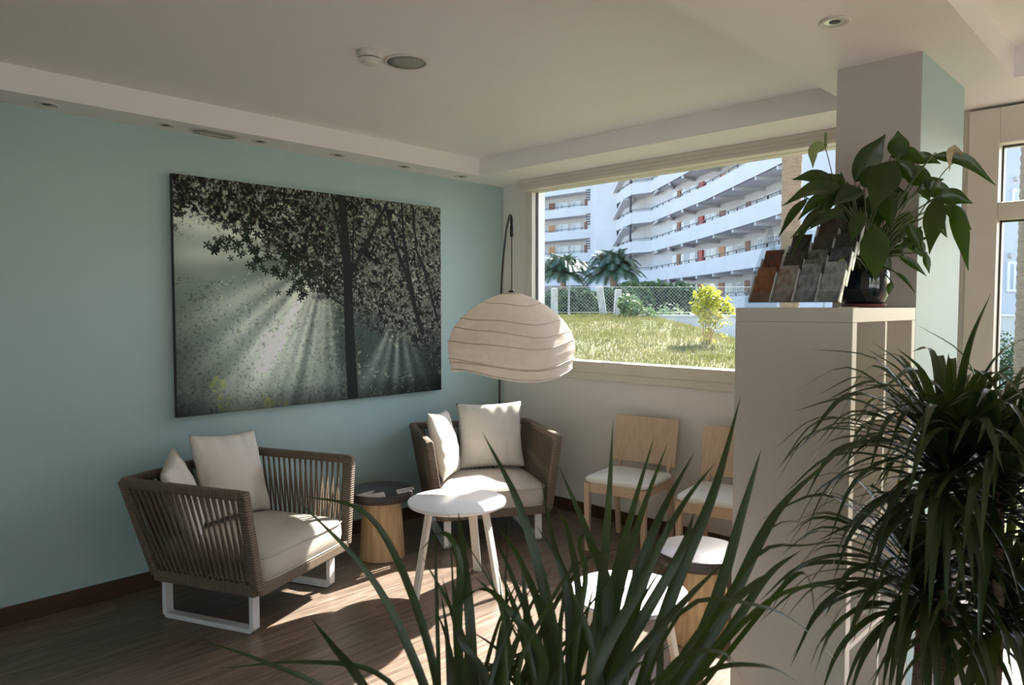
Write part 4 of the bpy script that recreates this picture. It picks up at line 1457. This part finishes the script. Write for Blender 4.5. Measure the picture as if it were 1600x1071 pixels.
    B([(870, 1200, 1.1), (890, 1040, 1.1), (880, 900, 1.12), (838, 820, 1.15)], 22)
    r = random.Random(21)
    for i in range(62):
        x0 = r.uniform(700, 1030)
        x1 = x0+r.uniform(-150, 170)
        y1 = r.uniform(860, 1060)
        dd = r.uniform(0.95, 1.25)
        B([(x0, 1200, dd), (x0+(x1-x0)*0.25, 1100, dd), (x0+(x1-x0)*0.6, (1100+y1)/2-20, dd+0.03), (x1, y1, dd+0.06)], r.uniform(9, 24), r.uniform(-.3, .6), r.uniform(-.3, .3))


make_foreground()


# ------------------------------------------------------------------ ceiling fittings
def downlight(label, loc, grp=None):
    t = thing('downlight', label, 'ceiling light', loc, group='recessed downlights')
    MB().lathe([(0.047, 0.0), (0.049, -0.004), (0.044, -0.007), (0.036, -0.005), (0.033, -0.002)], 36, caps=False).build('ring', M['plastic_white'], t, smooth=True)
    MB().lathe([(0.035, -0.0022), (0.030, -0.0012), (0.0, -0.001)], 30).build('reflector', M['chrome'], t)
    MB().lathe([(0.018, -0.0035), (0.012, -0.005), (0.0, -0.0055)], 24).build('bulb_face', M['dark_hole'], t)


k = 0
for yy in (0.95, 1.48, 1.995, 2.505, 3.015, 3.53):
    txt = ['nearest the camera', 'just left of the emergency light', 'just right of the emergency light', 'third from the window corner', 'second from the window corner', 'closest to the window corner'][k]
    downlight('small recessed downlight in the soffit above the teal wall, '+txt, (-3.915, yy, ZS))
    k += 1
downlight('recessed downlight in the beam above the brochure rack', (-0.925, 2.49, ZS))
t = thing('emergency_light', 'flush clear emergency light in the soffit above the print', 'ceiling light', (-3.915, 1.735, ZS))
def rrect(hx, hy, r, n=6):
    out = []
    for cx_, cy_, a0 in ((hx-r, hy-r, 0), (-hx+r, hy-r, 90), (-hx+r, -hy+r, 180), (hx-r, -hy+r, 270)):
        for i in range(n+1):
            a = math.radians(a0+90*i/n)
            out.append((cx_+r*math.cos(a), cy_+r*math.sin(a)))
    return out
MB().prism(rrect(0.062, 0.135, 0.055), -0.004, 0).build('base_plate', M['plastic_white'], t)
MB().prism(rrect(0.052, 0.115, 0.048), -0.011, -0.004).build('lens', M['grille'], t, bevel=0.003)
MB().tube([(0.0, -0.08, -0.0115), (0.0, 0.08, -0.0115)], 0.003, 8).build('tube', M['plastic_white'], t)

sp = at_y(577, 75, 1)
def on_ceiling(px, py):
    r = ray(px, py)
    return Vector((0, 0, CAM_H))+r*((ZC-CAM_H)/r.z)
p = on_ceiling(577, 82)
t = thing('smoke_detector', 'round white smoke detector on the ceiling', 'smoke detector', p)
MB().lathe([(0.052, 0), (0.053, -0.004), (0.051, -0.022), (0.049, -0.026)], 36).build('base', M['plastic_white'], t, angle=0.6)
MB().lathe([(0.046, -0.026), (0.046, -0.030), (0.042, -0.030)], 36).build('vent_ring', M['dark_hole'], t)
MB().lathe([(0.048, -0.030), (0.046, -0.036), (0.034, -0.040), (0.032, -0.047), (0.026, -0.050)], 36).build('sensor_cap', M['plastic_white'], t, angle=0.6)
p = on_ceiling(635, 96)
t = thing('ceiling_speaker', 'flat round grey ceiling speaker beside the smoke detector', 'speaker', p)
MB().lathe([(0.098, 0), (0.099, -0.004), (0.090, -0.008), (0.083, -0.006)], 48, caps=False).build('rim', M['plastic_white'], t, smooth=True)
MB().lathe([(0.084, -0.0055), (0.04, -0.0075), (0.0, -0.008)], 48).build('grille', M['grille'], t, smooth=True)

# ================================================================== OUTSIDE
# ------------------------------------------------------------------ ground
def zprof(s):
    return float(np.interp(s, [-8, 0.5, 1.6, 2.3, 2.9, 3.9, 5.0, 6.5, 9], [1.30, 1.33, 1.33, 1.29, 1.14, 0.86, 0.5, 0.1, -0.05]))


def zground(s, d):
    near = float(np.interp(s, [-8, 3.4, 4.6, 6], [0.80, 0.80, 0.3, -0.05]))
    f = min(max((d-6.5)/(12.2-6.5), 0), 1)
    f = f*f*(3-2*f)
    z = near+(zprof(s)-near)*f + 0.02*math.sin(2.1*s+1.3*d)+0.015*math.sin(3.7*d-1.1*s)
    x = RT.x*s+FWH.x*d
    g = min(max((x+1.75)/1.0, 0), 1)
    h = min(max((12.0-d)/2.5, 0), 1)
    g = g*g*(3-2*g)*h*h*(3-2*h)          # the bank drops to floor level in front of the glazed front
    return z*(1-g)-0.05*g


def lawn():
    nS, nD = 90, 104
    vs, fs = [], []
    for j in range(nD+1):
        for i in range(nS+1):
            s, d = -4+17*i/nS, -4.0+16.8*j/nD
            p = sd(s, d, zground(s, d))
            if p.y < YB+0.27:
                q = Vector((p.x, YB+0.27, min(p.z, 0.9)))
                p = q
            vs.append(tuple(p))
    for j in range(nD):
        for i in range(nS):
            a = j*(nS+1)+i
            q = (a, a+1, a+nS+2, a+nS+1)
            if len({vs[k_] for k_ in q}) == 4 and not all(vs[k_][1] <= YB+0.271 for k_ in q):
                fs.append(q)
    o = MB()._add(vs, fs).build('garden_lawn', M['earth'], smooth=True)
    struct(o, 'sloping sunlit lawn bank outside the window', 'lawn')
    # grass blades
    n = 60000
    s = rng.uniform(-0.6, 5.2, n)
    d = rng.uniform(4.6, 12.7, n)
    k2 = (s/d > -0.02) & (s/d < 0.36)
    s, d = s[k2], d[k2]
    s2 = rng.uniform(1.8, 11.0, 34000)
    d2 = rng.uniform(2.5, 12.7, 34000)
    k3 = (RT.x*s2+FWH.x*d2 > -1.9) & (RT.x*s2+FWH.x*d2 < 5.0)
    s, d = np.concatenate([s, s2[k3]]), np.concatenate([d, d2[k3]])
    n = len(s)
    V = np.zeros((n, 3, 3))
    zz = np.array([zground(a, b_) for a, b_ in zip(s, d)])
    h = rng.uniform(0.03, 0.085, n)
    az = rng.uniform(0, 2*PI, n)
    ln = rng.uniform(0, 0.045, n)
    bx = RT.x*s+FWH.x*d
    by = RT.y*s+FWH.y*d
    az2 = rng.uniform(0, 2*PI, n)
    w = 0.006
    V[:, 0] = np.stack([bx-w*np.cos(az2), by-w*np.sin(az2), zz-0.01], 1)
    V[:, 1] = np.stack([bx+w*np.cos(az2), by+w*np.sin(az2), zz-0.01], 1)
    V[:, 2] = np.stack([bx+ln*np.cos(az), by+ln*np.sin(az), zz+h], 1)
    V = V[(V[:, :, 1] > YB+0.3).all(1)]
    n = len(V)
    me = bpy.data.meshes.new('grass')
    me.vertices.add(n*3)
    me.vertices.foreach_set('co', V.ravel())
    me.loops.add(n*3)
    me.loops.foreach_set('vertex_index', np.arange(n*3))
    me.polygons.add(n)
    me.polygons.foreach_set('loop_start', np.arange(0, n*3, 3))
    me.update(calc_edges=True)
    me.materials.append(M['grass'])
    g = inst('grass', me)
    tag(g, 'short yellow green grass blades covering the lawn bank', 'grass', kind='stuff')


lawn()
b = MB()
q = [sd(-60, 13.05), sd(70, 13.05), sd(70, 130), sd(-120, 130)]
b._add([(p.x, p.y, 0.0) for p in q], [(0, 1, 2, 3)])
struct(b.build('pavement', M['pavement']), 'pale paved ground around the apartment block', 'pavement')
b = MB()  # unseen pale ground, added to throw sun through the extra glazing
b._add([(-30, -60, -0.06), (60, -60, -0.06), (60, 3.0, -0.06), (5.35, 3.0, -0.06), (5.35, -4.85, -0.06), (-30, -4.85, -0.06)], [(0, 1, 2, 3, 4, 5)])
struct(b.build('bounce_ground', M['bounce_ground']), 'pale unseen ground added to bounce sun into the lounge', 'pavement')

# ------------------------------------------------------------------ garden wall and chain link fence
D_F = 13.0
a, c = sd(-1.5, D_F), sd(9.5, D_F)
MBw = MB().bar((a.x, a.y, 0.65), (c.x, c.y, 0.65), 0.16, 1.36)
gw = MBw.build('garden_wall', M['plaster2'])
struct(gw, 'low white rendered garden wall under the fence', 'wall')
cp = MB().bar((a.x, a.y, 1.345), (c.x, c.y, 1.345), 0.20, 0.035)
cp.build('coping', M['plaster2'], gw)

fz0, fz1 = 1.40, 1.86
ft = thing('chain_link_fence', 'chain link fence on top of the low white garden wall', 'fence', sd(0, D_F, fz0))
o0 = sd(0, D_F, fz0)
for s in (-1.2, 1.02, 3.3, 5.6, 7.9):
    p = sd(s, D_F)-Vector((o0.x, o0.y, 0))
    MB().tube([(p.x, p.y, -0.04), (p.x, p.y, fz1-fz0+0.05)], 0.018, 8).build('fence_post', M['wire'], ft)
for z in (0.005, fz1-fz0):
    p, q = sd(-1.2, D_F)-Vector((o0.x, o0.y, 0)), sd(7.9, D_F)-Vector((o0.x, o0.y, 0))
    MB().tube([(p.x, p.y, z), (q.x, q.y, z)], 0.004, 6).build('tension_wire', M['wire'], ft)
b = MB()
hh = fz1-fz0
pitch = 0.062
s = -1.2-hh
while s < 7.9:
    for sg in (1, -1):
        s0, s1 = (s, s+hh) if sg > 0 else (s+hh, s)
        za, zb = 0.0, hh
        pa, pb = s0, s1
        # clip
        lo, hi = -1.2, 7.9
        def clip(sa, z_a, sb, z_b):
            if sa < lo:
                z_a = z_a+(lo-sa)/(sb-sa)*(z_b-z_a)
                sa = lo
            if sa > hi:
                z_a = z_a+(hi-sa)/(sb-sa)*(z_b-z_a)
                sa = hi
            return sa, z_a
        if max(pa, pb) > lo and min(pa, pb) < hi:
            x0, z0_ = clip(pa, za, pb, zb)
            x1, z1_ = clip(pb, zb, pa, za)
            p, q = sd(x0, D_F+0.003*sg)-o0, sd(x1, D_F+0.003*sg)-o0
            b.tube([(p.x, p.y, z0_), (q.x, q.y, z1_)], 0.0024, 3, caps=False)
    s += pitch
wm = b.build('wire_mesh', M['wire'], ft)
wm['kind'] = 'stuff'
# weathered stub posts
for (px, lean, h, lab) in ((945, 0.10, 0.50, 'weathered grey stub post leaning left in front of the fence'), (963, -0.03, 0.46, 'weathered grey stub post beside the bank shrub'), (866, 0.0, 0.50, 'weathered grey stub post at the left end of the fence')):
    dpt = 12.6
    s = (px-800)/FPX*dpt
    o = MB().bar((0, 0, -0.15), (RT.x*-lean, RT.y*-lean, h), 0.12, 0.10, up=(FWH.x, FWH.y, 0), w1=0.11, h1=0.09).build('stub_post', M['post'], bevel=0.012)
    o.location = sd(s, dpt, zground(s, dpt))
    tag(o, lab, 'post', 'stub posts by the fence')


# ------------------------------------------------------------------ foliage helpers
def leaf_cloud(pts, size, m, seed, aspect=0.5, norms=None):
    """real leaf blades (4-vertex folded quads) at pts"""
    r = np.random.default_rng(seed)
    n = len(pts)
    pts = np.asarray(pts, float)
    a = r.normal(size=(n, 3))
    a[:, 2] *= 0.6
    a /= np.linalg.norm(a, axis=1)[:, None]
    c = r.normal(size=(n, 3))
    c -= a*(a*c).sum(1)[:, None]
    c /= np.linalg.norm(c, axis=1)[:, None]
    L = (size*r.uniform(0.6, 1.25, n))[:, None]
    V = np.stack([pts-a*L*0.5, pts+c*L*aspect*0.5, pts+a*L*0.5, pts-c*L*aspect*0.5], 1)
    me = bpy.data.meshes.new('foliage')
    me.vertices.add(n*4)
    me.vertices.foreach_set('co', V.ravel())
    me.loops.add(n*4)
    me.loops.foreach_set('vertex_index', np.arange(n*4))
    me.polygons.add(n)
    me.polygons.foreach_set('loop_start', np.arange(0, n*4, 4))
    me.update(calc_edges=True)
    me.materials.append(m)
    return me


def blob_pts(blobs, n, seed, shell=0.45):
    r = np.random.default_rng(seed)
    vol = np.array([b_[3]*b_[4]*b_[5] for b_ in blobs])
    pick = r.choice(len(blobs), n, p=vol/vol.sum())
    d = r.normal(size=(n, 3))
    d /= np.linalg.norm(d, axis=1)[:, None]
    rad = (shell+(1-shell)*r.random(n))[:, None]
    B_ = np.array(blobs)[pick]
    return B_[:, :3]+d*rad*B_[:, 3:6]


def bush(name, label, cat, origin, blobs, n, size, m, seed, group=None, stems=3, stuff=True):
    t = thing(name, label, cat, origin, group=group)
    o = inst('foliage', leaf_cloud(blob_pts(blobs, n, seed), size, m, seed), t)
    if stuff:
        o['kind'] = 'stuff'
    r = random.Random(seed)
    for _ in range(stems):
        bl_ = r.choice(blobs)
        MB().tube(catmull([(r.uniform(-.08, .08), r.uniform(-.08, .08), -0.05), (bl_[0]*0.4, bl_[1]*0.4, bl_[2]*0.5), (bl_[0], bl_[1], bl_[2])], 8), 0.02*max(0.4, bl_[5]), 6, r1=0.008).build('stem', M['twig'], t, smooth=True)
    return t


# dense hedge shrubs behind the fence
hs = [(870, 16.0, 452, 0.9), (905, 15.5, 447, 0.9), (945, 16.5, 449, 0.9), (985, 16.0, 440, 1.0), (1025, 16.5, 437, 1.0), (1065, 16.0, 440, 1.0), (1095, 16.5, 448, 0.7)]
labs = ['at the left end of the fence', 'behind the fence under the first palm', 'behind the fence between the palms', 'behind the leaning stub posts', 'in the middle, tallest of the row', 'just left of the yellow shrub', 'low and last in the row behind the yellow shrub']
for i, (px, d, py, r_) in enumerate(hs):
    P = at(px, py, d)
    z = P.z
    o_ = Vector((P.x, P.y, 0))
    bl_ = []
    rr = random.Random(40+i)
    for k_ in range(7):
        rad = rr.uniform(0.35, 0.6)*r_
        bl_.append((RT.x*rr.uniform(-.45, .45)+FWH.x*rr.uniform(-.3, .3), RT.y*rr.uniform(-.45, .45)+FWH.y*rr.uniform(-.3, .3), rr.uniform(0.4, z-rad*0.85), rad, rad, rad*0.8))
    bl_.append((0, 0, z-0.35, 0.5*r_, 0.5*r_, 0.35))
    bush('garden_shrub', 'dense dark green shrub '+labs[i], 'shrub', o_, bl_, 9000, 0.13, M['hedge'], 60+i, 'shrubs behind the fence', stems=4)
P = at(1045, 492, 14.2)
bush('silver_shrub', 'small pale leaved shrub low behind the fence near the yellow shrub', 'shrub', (P.x, P.y, 0.0),
     [(0, 0, 1.25, 0.42, 0.42, 0.35), (0.3, 0.3, 1.15, 0.4, 0.4, 0.3), (-0.3, -0.28, 1.2, 0.35, 0.35, 0.3)], 900, 0.09, M['hedge_pale'], 91, stems=3)
# shrub on the bank in front of the stub posts
P = at(985, 500, 12.0)
bush('bank_shrub', 'scraggly light green shrub on the bank beside the stub posts', 'shrub', (P.x, P.y, P.z-0.02),
     [(0, 0, 0.22, 0.22, 0.22, 0.22), (-RT.x*0.1, -RT.y*0.1, 0.32, 0.13, 0.13, 0.16), (RT.x*0.2, RT.y*0.2, 0.12, 0.22, 0.22, 0.12), (RT.x*0.42, RT.y*0.42, 0.02, 0.16, 0.16, 0.09)], 900, 0.07, M['hedge_pale'], 95, stems=4)


# yellow shrub (each leaf rosette visible: leaves in foliage, separate stems)
def yellow_shrub():
    d = 9.4
    B = at(1106, 558, d)
    s_, z_ = (1106-800)/FPX*d, 0
    t = thing('yellow_shrub', 'bright yellow green shrub with bare stems standing on the lawn', 'shrub', B)
    px = d/FPX
    up = lambda dx, dy, dz=0.0: (RT.x*dx*px+FWH.x*dz, RT.y*dx*px+FWH.y*dz, dy*px)
    blobs = []
    for dx, dy, r_ in ((-4, 100, 17), (-12, 88, 18), (6, 92, 18), (-14, 74, 16), (4, 72, 20), (22, 82, 16), (30, 74, 12), (-2, 58, 16), (18, 60, 14), (-10, 62, 12), (0, 42, 10), (14, 46, 10), (-12, 30, 7), (24, 34, 6), (12, 24, 6), (28, 52, 8)):
        p = up(dx, dy, random.uniform(-.08, .08))
        blobs.append((*p, r_*px, r_*px, r_*px*0.9))
    o = inst('foliage', leaf_cloud(blob_pts(blobs, 900, 33, 0.3), 0.075, M['croton'], 34, 0.42), t)
    o['kind'] = 'stuff'
    for dx0, dx1, dy in ((-6, -10, 80), (-3, -2, 95), (0, 4, 85), (3, 16, 75), (6, 26, 80), (-1, 6, 60)):
        MB().tube(catmull([up(dx0*0.5, -2), up(dx0, dy*0.4, 0.03), up(dx1, dy)], 8), 0.011, 6, r1=0.006).build('stem', M['twig'], t, smooth=True)


yellow_shrub()


# ------------------------------------------------------------------ palms
def palm(name, label, origin, h, r_trunk, crown, nf, mt, seed, droop=1.0, ln_w=0.035):
    t = thing(name, label, 'palm', origin, group=None)
    r = random.Random(seed)
    pr = []
    k = int(h/0.12)+2
    for i in range(k):
        z = h*i/(k-1)
        pr += [(r_trunk*(1.0+0.05*r.random()), z-0.03), (r_trunk*(1.10+0.05*r.random()), z+0.02)]
    pr[0] = (r_trunk*1.2, -0.1)
    MB().lathe(pr, 14).build('trunk', mt, t, smooth=True)
    for i in range(nf):
        az = i*2.39996
        f = i/nf
        el = math.radians(78-75*f+r.uniform(-8, 8))
        out = Vector((math.cos(az), math.sin(az), 0))
        d0 = out*math.cos(el)+Vector((0, 0, math.sin(el)))
        L = crown*r.uniform(0.85, 1.1)
        p0 = Vector((0, 0, h-0.05))+out*r_trunk*0.5
        p1 = p0+d0*L*0.4
        p2 = p1+(d0+Vector((0, 0, -0.45*droop))).normalized()*L*0.35
        p3 = p2+(d0+Vector((0, 0, -1.3*droop))).normalized()*L*0.35
        C = catmull([p0, p1, p2, p3], 22)
        b = MB()
        b.tube(C, 0.012*crown, 4, r1=0.004*crown)
        for j in range(3, 23):
            d = (C[min(j+1, 22)]-C[j-1]).normalized()
            s = d.cross(Vector((0, 0, 1))).normalized()
            n_ = s.cross(d)
            ll = crown*0.30*math.sin(PI*min(1, (j+2)/25))+0.04*crown
            for sg in (1, -1):
                tip = C[j]+(s*sg*0.8+d*0.55-n_*0.25).normalized()*ll
                w_ = d*ln_w*crown*0.5
                b._add([C[j]-w_, C[j]+w_, tip], [(0, 1, 2)])
        b.build('frond', M['palm_leaf'], t)
    return t


for px, py, d, lab, cr in ((880, 428, 42, 'small palm in front of the left wing, left of the plain tower', 1.6), (958, 428, 40, 'small palm in front of the open stair bay', 1.75)):
    P = at(px, py, d)
    palm('garden_palm', lab, (P.x, P.y, 0), P.z, 0.16, cr, 60, M['palm_trunk2'], int(px), 1.0, 0.06)
P = at(1233, 500, 7.8)
palm('tall_palm', 'tall palm with slender tan trunk seen behind the brochure rack', (P.x, P.y, 0.2), 12.5, 0.094, 2.2, 30, M['palm_trunk'], 77)
P = at(1606, 500, 9.5)
palm('tall_palm', 'tall palm with shaggy brown trunk outside the tall glazed front', (P.x, P.y, -0.05), 11.5, 0.13, 2.2, 30, M['palm_trunk2'], 78)


# ------------------------------------------------------------------ apartment block
def apartment():
    t = thing('apartment_building', 'long white apartment block with open galleries and stacked balconies across the garden', 'building', (-35, 55, 0))
    O = Vector((-35, 55, 0))

    def P(px, d):
        p = at(px, 480, d)
        return Vector((p.x, p.y, 0))-O
    F = [P(1258, 37.5), P(1197, 43), P(1100, 55.0), P(1017, 69.0), P(986, 70.5), P(961, 77.5)]
    dirs = []
    ZB0, ST, NST = 1.15, 2.8, 6
    gal = 2.3
    # back polyline: offset away from the camera
    Bk = []
    for i in range(len(F)):
        a = F[max(i-1, 0)]
        c = F[min(i+1, len(F)-1)]
        d = (c-a).normalized()
        n = Vector((-d.y, d.x, 0))
        if n.dot(F[i]+O) < 0:
            n = -n
        Bk.append(F[i]+n*gal if i < 3 else F[i]+FWH*(3.6, 4.2, 4.0)[i-3])
    Htop = ZB0+ST*NST
    # rear wall
    for i in range(len(F)-1):
        MB().bar((Bk[i].x, Bk[i].y, Htop/2), (Bk[i+1].x, Bk[i+1].y, Htop/2), 0.2, Htop).build('gallery_wall', M['plaster'], t)
    for k in range(NST):
        zb = ZB0+k*ST
        # slab
        poly = [(p.x, p.y) for p in F]+[(p.x, p.y) for p in reversed(Bk)]
        MB().prism(poly, zb, zb+0.22).build('gallery_slab', M['plaster'], t)
        for i in range(len(F)-1):
            a, c = F[i], F[i+1]
            MB().bar((a.x, a.y, zb+0.54), (c.x, c.y, zb+0.54), 0.16, 1.08).build('parapet', M['plaster'], t)
            rl = MB().bar((a.x, a.y, zb+1.32), (c.x, c.y, zb+1.32), 0.05, 0.05).build('handrail', M['rail'], t)
            L = (c-a).length
            n = max(1, int(L/1.6))
            pb = MB()
            for j in range(n+1):
                p = a+(c-a)*j/n
                pb.box(p.x-0.03, p.x+0.03, p.y-0.03, p.y+0.03, zb+1.08, zb+1.3)
            pb.build('handrail_posts', M['rail'], rl)
            # ceiling ribs under the slab
            if i < 3:
                nr = max(2, int(L/3.2))
                for j in range(nr):
                    f = (j+0.5)/nr
                    p, q = a+(c-a)*f, Bk[i]+(Bk[i+1]-Bk[i])*f
                    MB().bar((p.x, p.y, zb-0.11), (q.x, q.y, zb-0.11), 0.22, 0.22).build('slab_rib', M['plaster'], t)
        # stair flight in the bay by the tower
        if k < NST-1:
            a, c = (F[4]+Bk[4])/2, (F[5]+Bk[5])/2
            MB().bar((a.x, a.y, zb+ST-0.1), (c.x, c.y, zb+0.6), 1.1, 0.22).build('stair_flight', M['plaster'], t)
            q = F[4]*0.8+Bk[4]*0.2
            MB().bar((q.x, q.y, zb+0.2), (q.x, q.y, zb+ST), 0.16, 0.16).build('stair_column', M['rail'], t)
    MB().prism([(p.x, p.y) for p in F]+[(p.x, p.y) for p in reversed(Bk)], Htop, Htop+0.3).build('roof_slab', M['plaster'], t)
    # doors and windows along the rear wall of the right wing
    def on_wall(px):
        for i in range(3):
            a, c = Bk[i]+O, Bk[i+1]+O
            r = ray(px, 480)
            den = r.x*(c.y-a.y)-r.y*(c.x-a.x)
            s_ = (a.x*(c.y-a.y)-a.y*(c.x-a.x))/den
            q = Vector((r.x*s_, r.y*s_, 0))
            u_ = (q-a).dot(c-a)/(c-a).length_squared
            if -0.001 <= u_ < 1.001:
                return q-O, i
        return None, None
    items = [(1212, 't'), (1204, 't'), (1189, 't'), (1169.5, 'd'), (1157, 'w'), (1141.5, 'w'), (1129, 'o'), (1116, 't'), (1106, 't'), (1095, 'd'), (1099, 'r'), (1083.5, 'w'), (1066.7, 'w'), (1062, 'd'), (1056, 'w')]
    for i in (0, 1, 2):
        d = (Bk[i+1]-Bk[i]).normalized()
        nrm = Vector((-d.y, d.x, 0))
        if nrm.dot(Bk[i]+O) > 0:
            nrm = -nrm
        rot = Matrix((d, nrm, Vector((0, 0, 1)))).transposed().to_4x4()
        door = {c_: MB().box(-0.45, 0.45, 0, 0.06, 0, 2.05).mesh('door', M[m_]) for c_, m_ in (('d', 'door_brown'), ('o', 'door_orange'))}
        redm = MB().box(-0.3, 0.3, 0, 0.22, 0.8, 2.0).mesh('fire_cabinet', M['red'])
        fr = {}
        pn = {}
        for kk, hw, z0, z1 in (('w', 0.5, 1.05, 1.95), ('t', 0.5, 0.75, 2.05)):
            fr[kk] = MB().box(-hw, hw, 0, 0.05, z0, z1).mesh('window', M['alu'])
            pn[kk] = MB().box(-hw+0.07, -0.03, 0.05, 0.06, z0+0.07, z1-0.07).box(0.03, hw-0.07, 0.05, 0.06, z0+0.07, z1-0.07).mesh('pane', M['pane'])
        for px, kk in items:
            p, ii = on_wall(px)
            if ii != i:
                continue
            for k in range(NST):
                if px < 1060 and k > 3:
                    continue
                zb = ZB0+k*ST+0.22
                m_ = Matrix.Translation(Vector((p.x, p.y, zb))+nrm*0.1)
                mt_ = m_ @ rot
                if kk in 'do':
                    c_ = kk if k % 2 == 1 or kk == 'd' else 'd'
                    inst('door', door[c_], t, mtx=mt_)
                elif kk == 'r':
                    inst('fire_cabinet', redm, t, mtx=mt_)
                else:
                    w_ = inst('window', fr[kk], t, mtx=mt_)
                    inst('pane', pn[kk], w_)
    # plain stair tower
    a, c = P(963, 77.0), P(931, 78.5)
    n = Vector((FWH.x, FWH.y, 0))
    MB().prism([(a.x, a.y), (c.x, c.y), (c.x+n.x*9, c.y+n.y*9), (a.x+n.x*9, a.y+n.y*9)], 0, 20.5).build('stair_tower', M['plaster'], t)
    # left wing, parallel to the window wall
    yw = 69.5-O.y
    x0, x1 = -96-O.x, (P(930, 87).x)
    MB().box(x0, x1+3, yw+1.9, yw+2.2, 0, 19.5).build('gallery_wall', M['plaster'], t)
    doorl = {c_: MB().box(-0.5, 0.5, -0.06, 0, 0, 2.05).mesh('door', M[m_]) for c_, m_ in (('d', 'door_brown'), ('o', 'door_orange'))}
    wfl = MB().box(-0.75, 0.75, -0.05, 0, 0.75, 2.0).mesh('window', M['alu'])
    wpl = MB().box(-0.68, -0.04, -0.06, -0.05, 0.82, 1.93).box(0.04, 0.68, -0.06, -0.05, 0.82, 1.93).mesh('pane', M['pane'])
    wsm = MB().box(-0.7, 0.7, -0.05, 0, 1.2, 1.9).mesh('window', M['alu'])
    wsp = MB().box(-0.63, -0.04, -0.06, -0.05, 1.27, 1.83).box(0.04, 0.63, -0.06, -0.05, 1.27, 1.83).mesh('pane', M['pane'])
    for k in range(7):
        zb = 1.35+2.82*k
        MB().box(x0, x1, yw, yw+1.9, zb, zb+0.22).build('gallery_slab', M['plaster'], t)
        MB().box(x0, x1, yw-0.16, yw, zb, zb+1.08).build('parapet', M['plaster'], t)
        rl = MB().box(x0, x1, yw-0.11, yw-0.05, zb+1.28, zb+1.34).build('handrail', M['rail'], t)
        pb = MB()
        xx = x1
        while xx > x0:
            pb.box(xx-0.03, xx+0.03, yw-0.10, yw-0.06, zb+1.08, zb+1.28)
            xx -= 2.0
        pb.build('handrail_posts', M['rail'], rl)
        for px, kk in ((862.3, 'o' if k in (2, 3) else 'd'), (880.5, 'w'), (900, 'w'), (918, 'd'), (845, 'w'), (838, 'd')):
            r = ray(px, 480)
            X = r.x/r.y*(yw+1.9+O.y)-O.x
            if kk in 'do':
                inst('door', doorl[kk], t, (X, yw+1.9, zb+0.22))
            else:
                w_ = inst('window', wsm if k >= 4 else wfl, t, (X, yw+1.9, zb+0.22))
                inst('pane', wsp if k >= 4 else wpl, w_)
        # dark louvre stack beside the tower
        q = P(928, 84.5)
        for j in range(5):
            MB().box(q.x-1.0, q.x+0.5, q.y-0.3, q.y+0.1, zb+1.32+0.28*j, zb+1.44+0.28*j).build('louvre_slat', M['rail'], t)


apartment()


# ------------------------------------------------------------------ neighbouring white house to the right
def house():
    d = 27.0
    A_, C_ = at(1249, 480, d), at(1900, 480, d)
    t = thing('white_house', 'plain white rendered house with small windows beyond the tall glazed front', 'building', (A_.x, A_.y, 0))
    ax = (C_-A_)
    ax.z = 0
    L = ax.length
    t.rotation_euler.z = math.atan2(ax.y, ax.x)
    lw_ = Vector((at(1249, 480, 33.0)-A_)[:2]+(0,))
    lw_.rotate(Matrix.Rotation(-t.rotation_euler.z, 3, 'Z'))
    MB().prism([(0, 0), (L, 0), (L, 6), (lw_.x, lw_.y)], 0, 13).build('wall', M['plaster'], t)
    px = d/FPX
    for (x0, y0, x1, y1) in ((1574, 297, 1610, 320), (1570, 409, 1592, 456), (1640, 297, 1680, 320), (1640, 409, 1662, 456)):
        u0, u1 = (x0-1249)*px, (x1-1249)*px
        z0, z1 = CAM_H+(480-y1)*px, CAM_H+(480-y0)*px
        w_ = MB().box(u0, u1, -0.08, 0, z0, z1).build('window', M['alu'], t)
        mid = (u0+u1)/2
        MB().box(u0+0.09, mid-0.04, -0.09, -0.08, z0+0.09, z1-0.09).build('pane', M['pane'], w_)
        MB().box(mid+0.04, u1-0.09, -0.09, -0.08, z0+0.09, z1-0.09).build('pane', M['pane'], w_)
    for (x, y) in ((1580, 282), (1575, 400)):
        b = MB()
        u, z = (x-1249)*px, CAM_H+(480-y)*px
        b.tube([(u, 0.0, z), (u, -0.14, z)], 0.09, 14)
        b.build('wall_lamp', M['post'], t)


house()
for i, (px, d) in enumerate(((1575, 11.6), (1625, 11.4))):
    P = at(px, 520, d)
    bush('clipped_hedge', ['clipped dark hedge bush outside the glazed front, beside the frame', 'clipped dark hedge bush outside the glazed front, behind the shaggy palm'][i], 'shrub', (P.x, P.y, -0.05),
         [(0, 0, 0.7, 0.42, 0.42, 0.5), (0.25, 0.2, 0.6, 0.4, 0.4, 0.5), (-0.25, -0.2, 0.6, 0.4, 0.4, 0.5)], 1500, 0.07, M['hedge'], 120+i, 'clipped hedge bushes', stems=3)

bpy.context.view_layer.update()
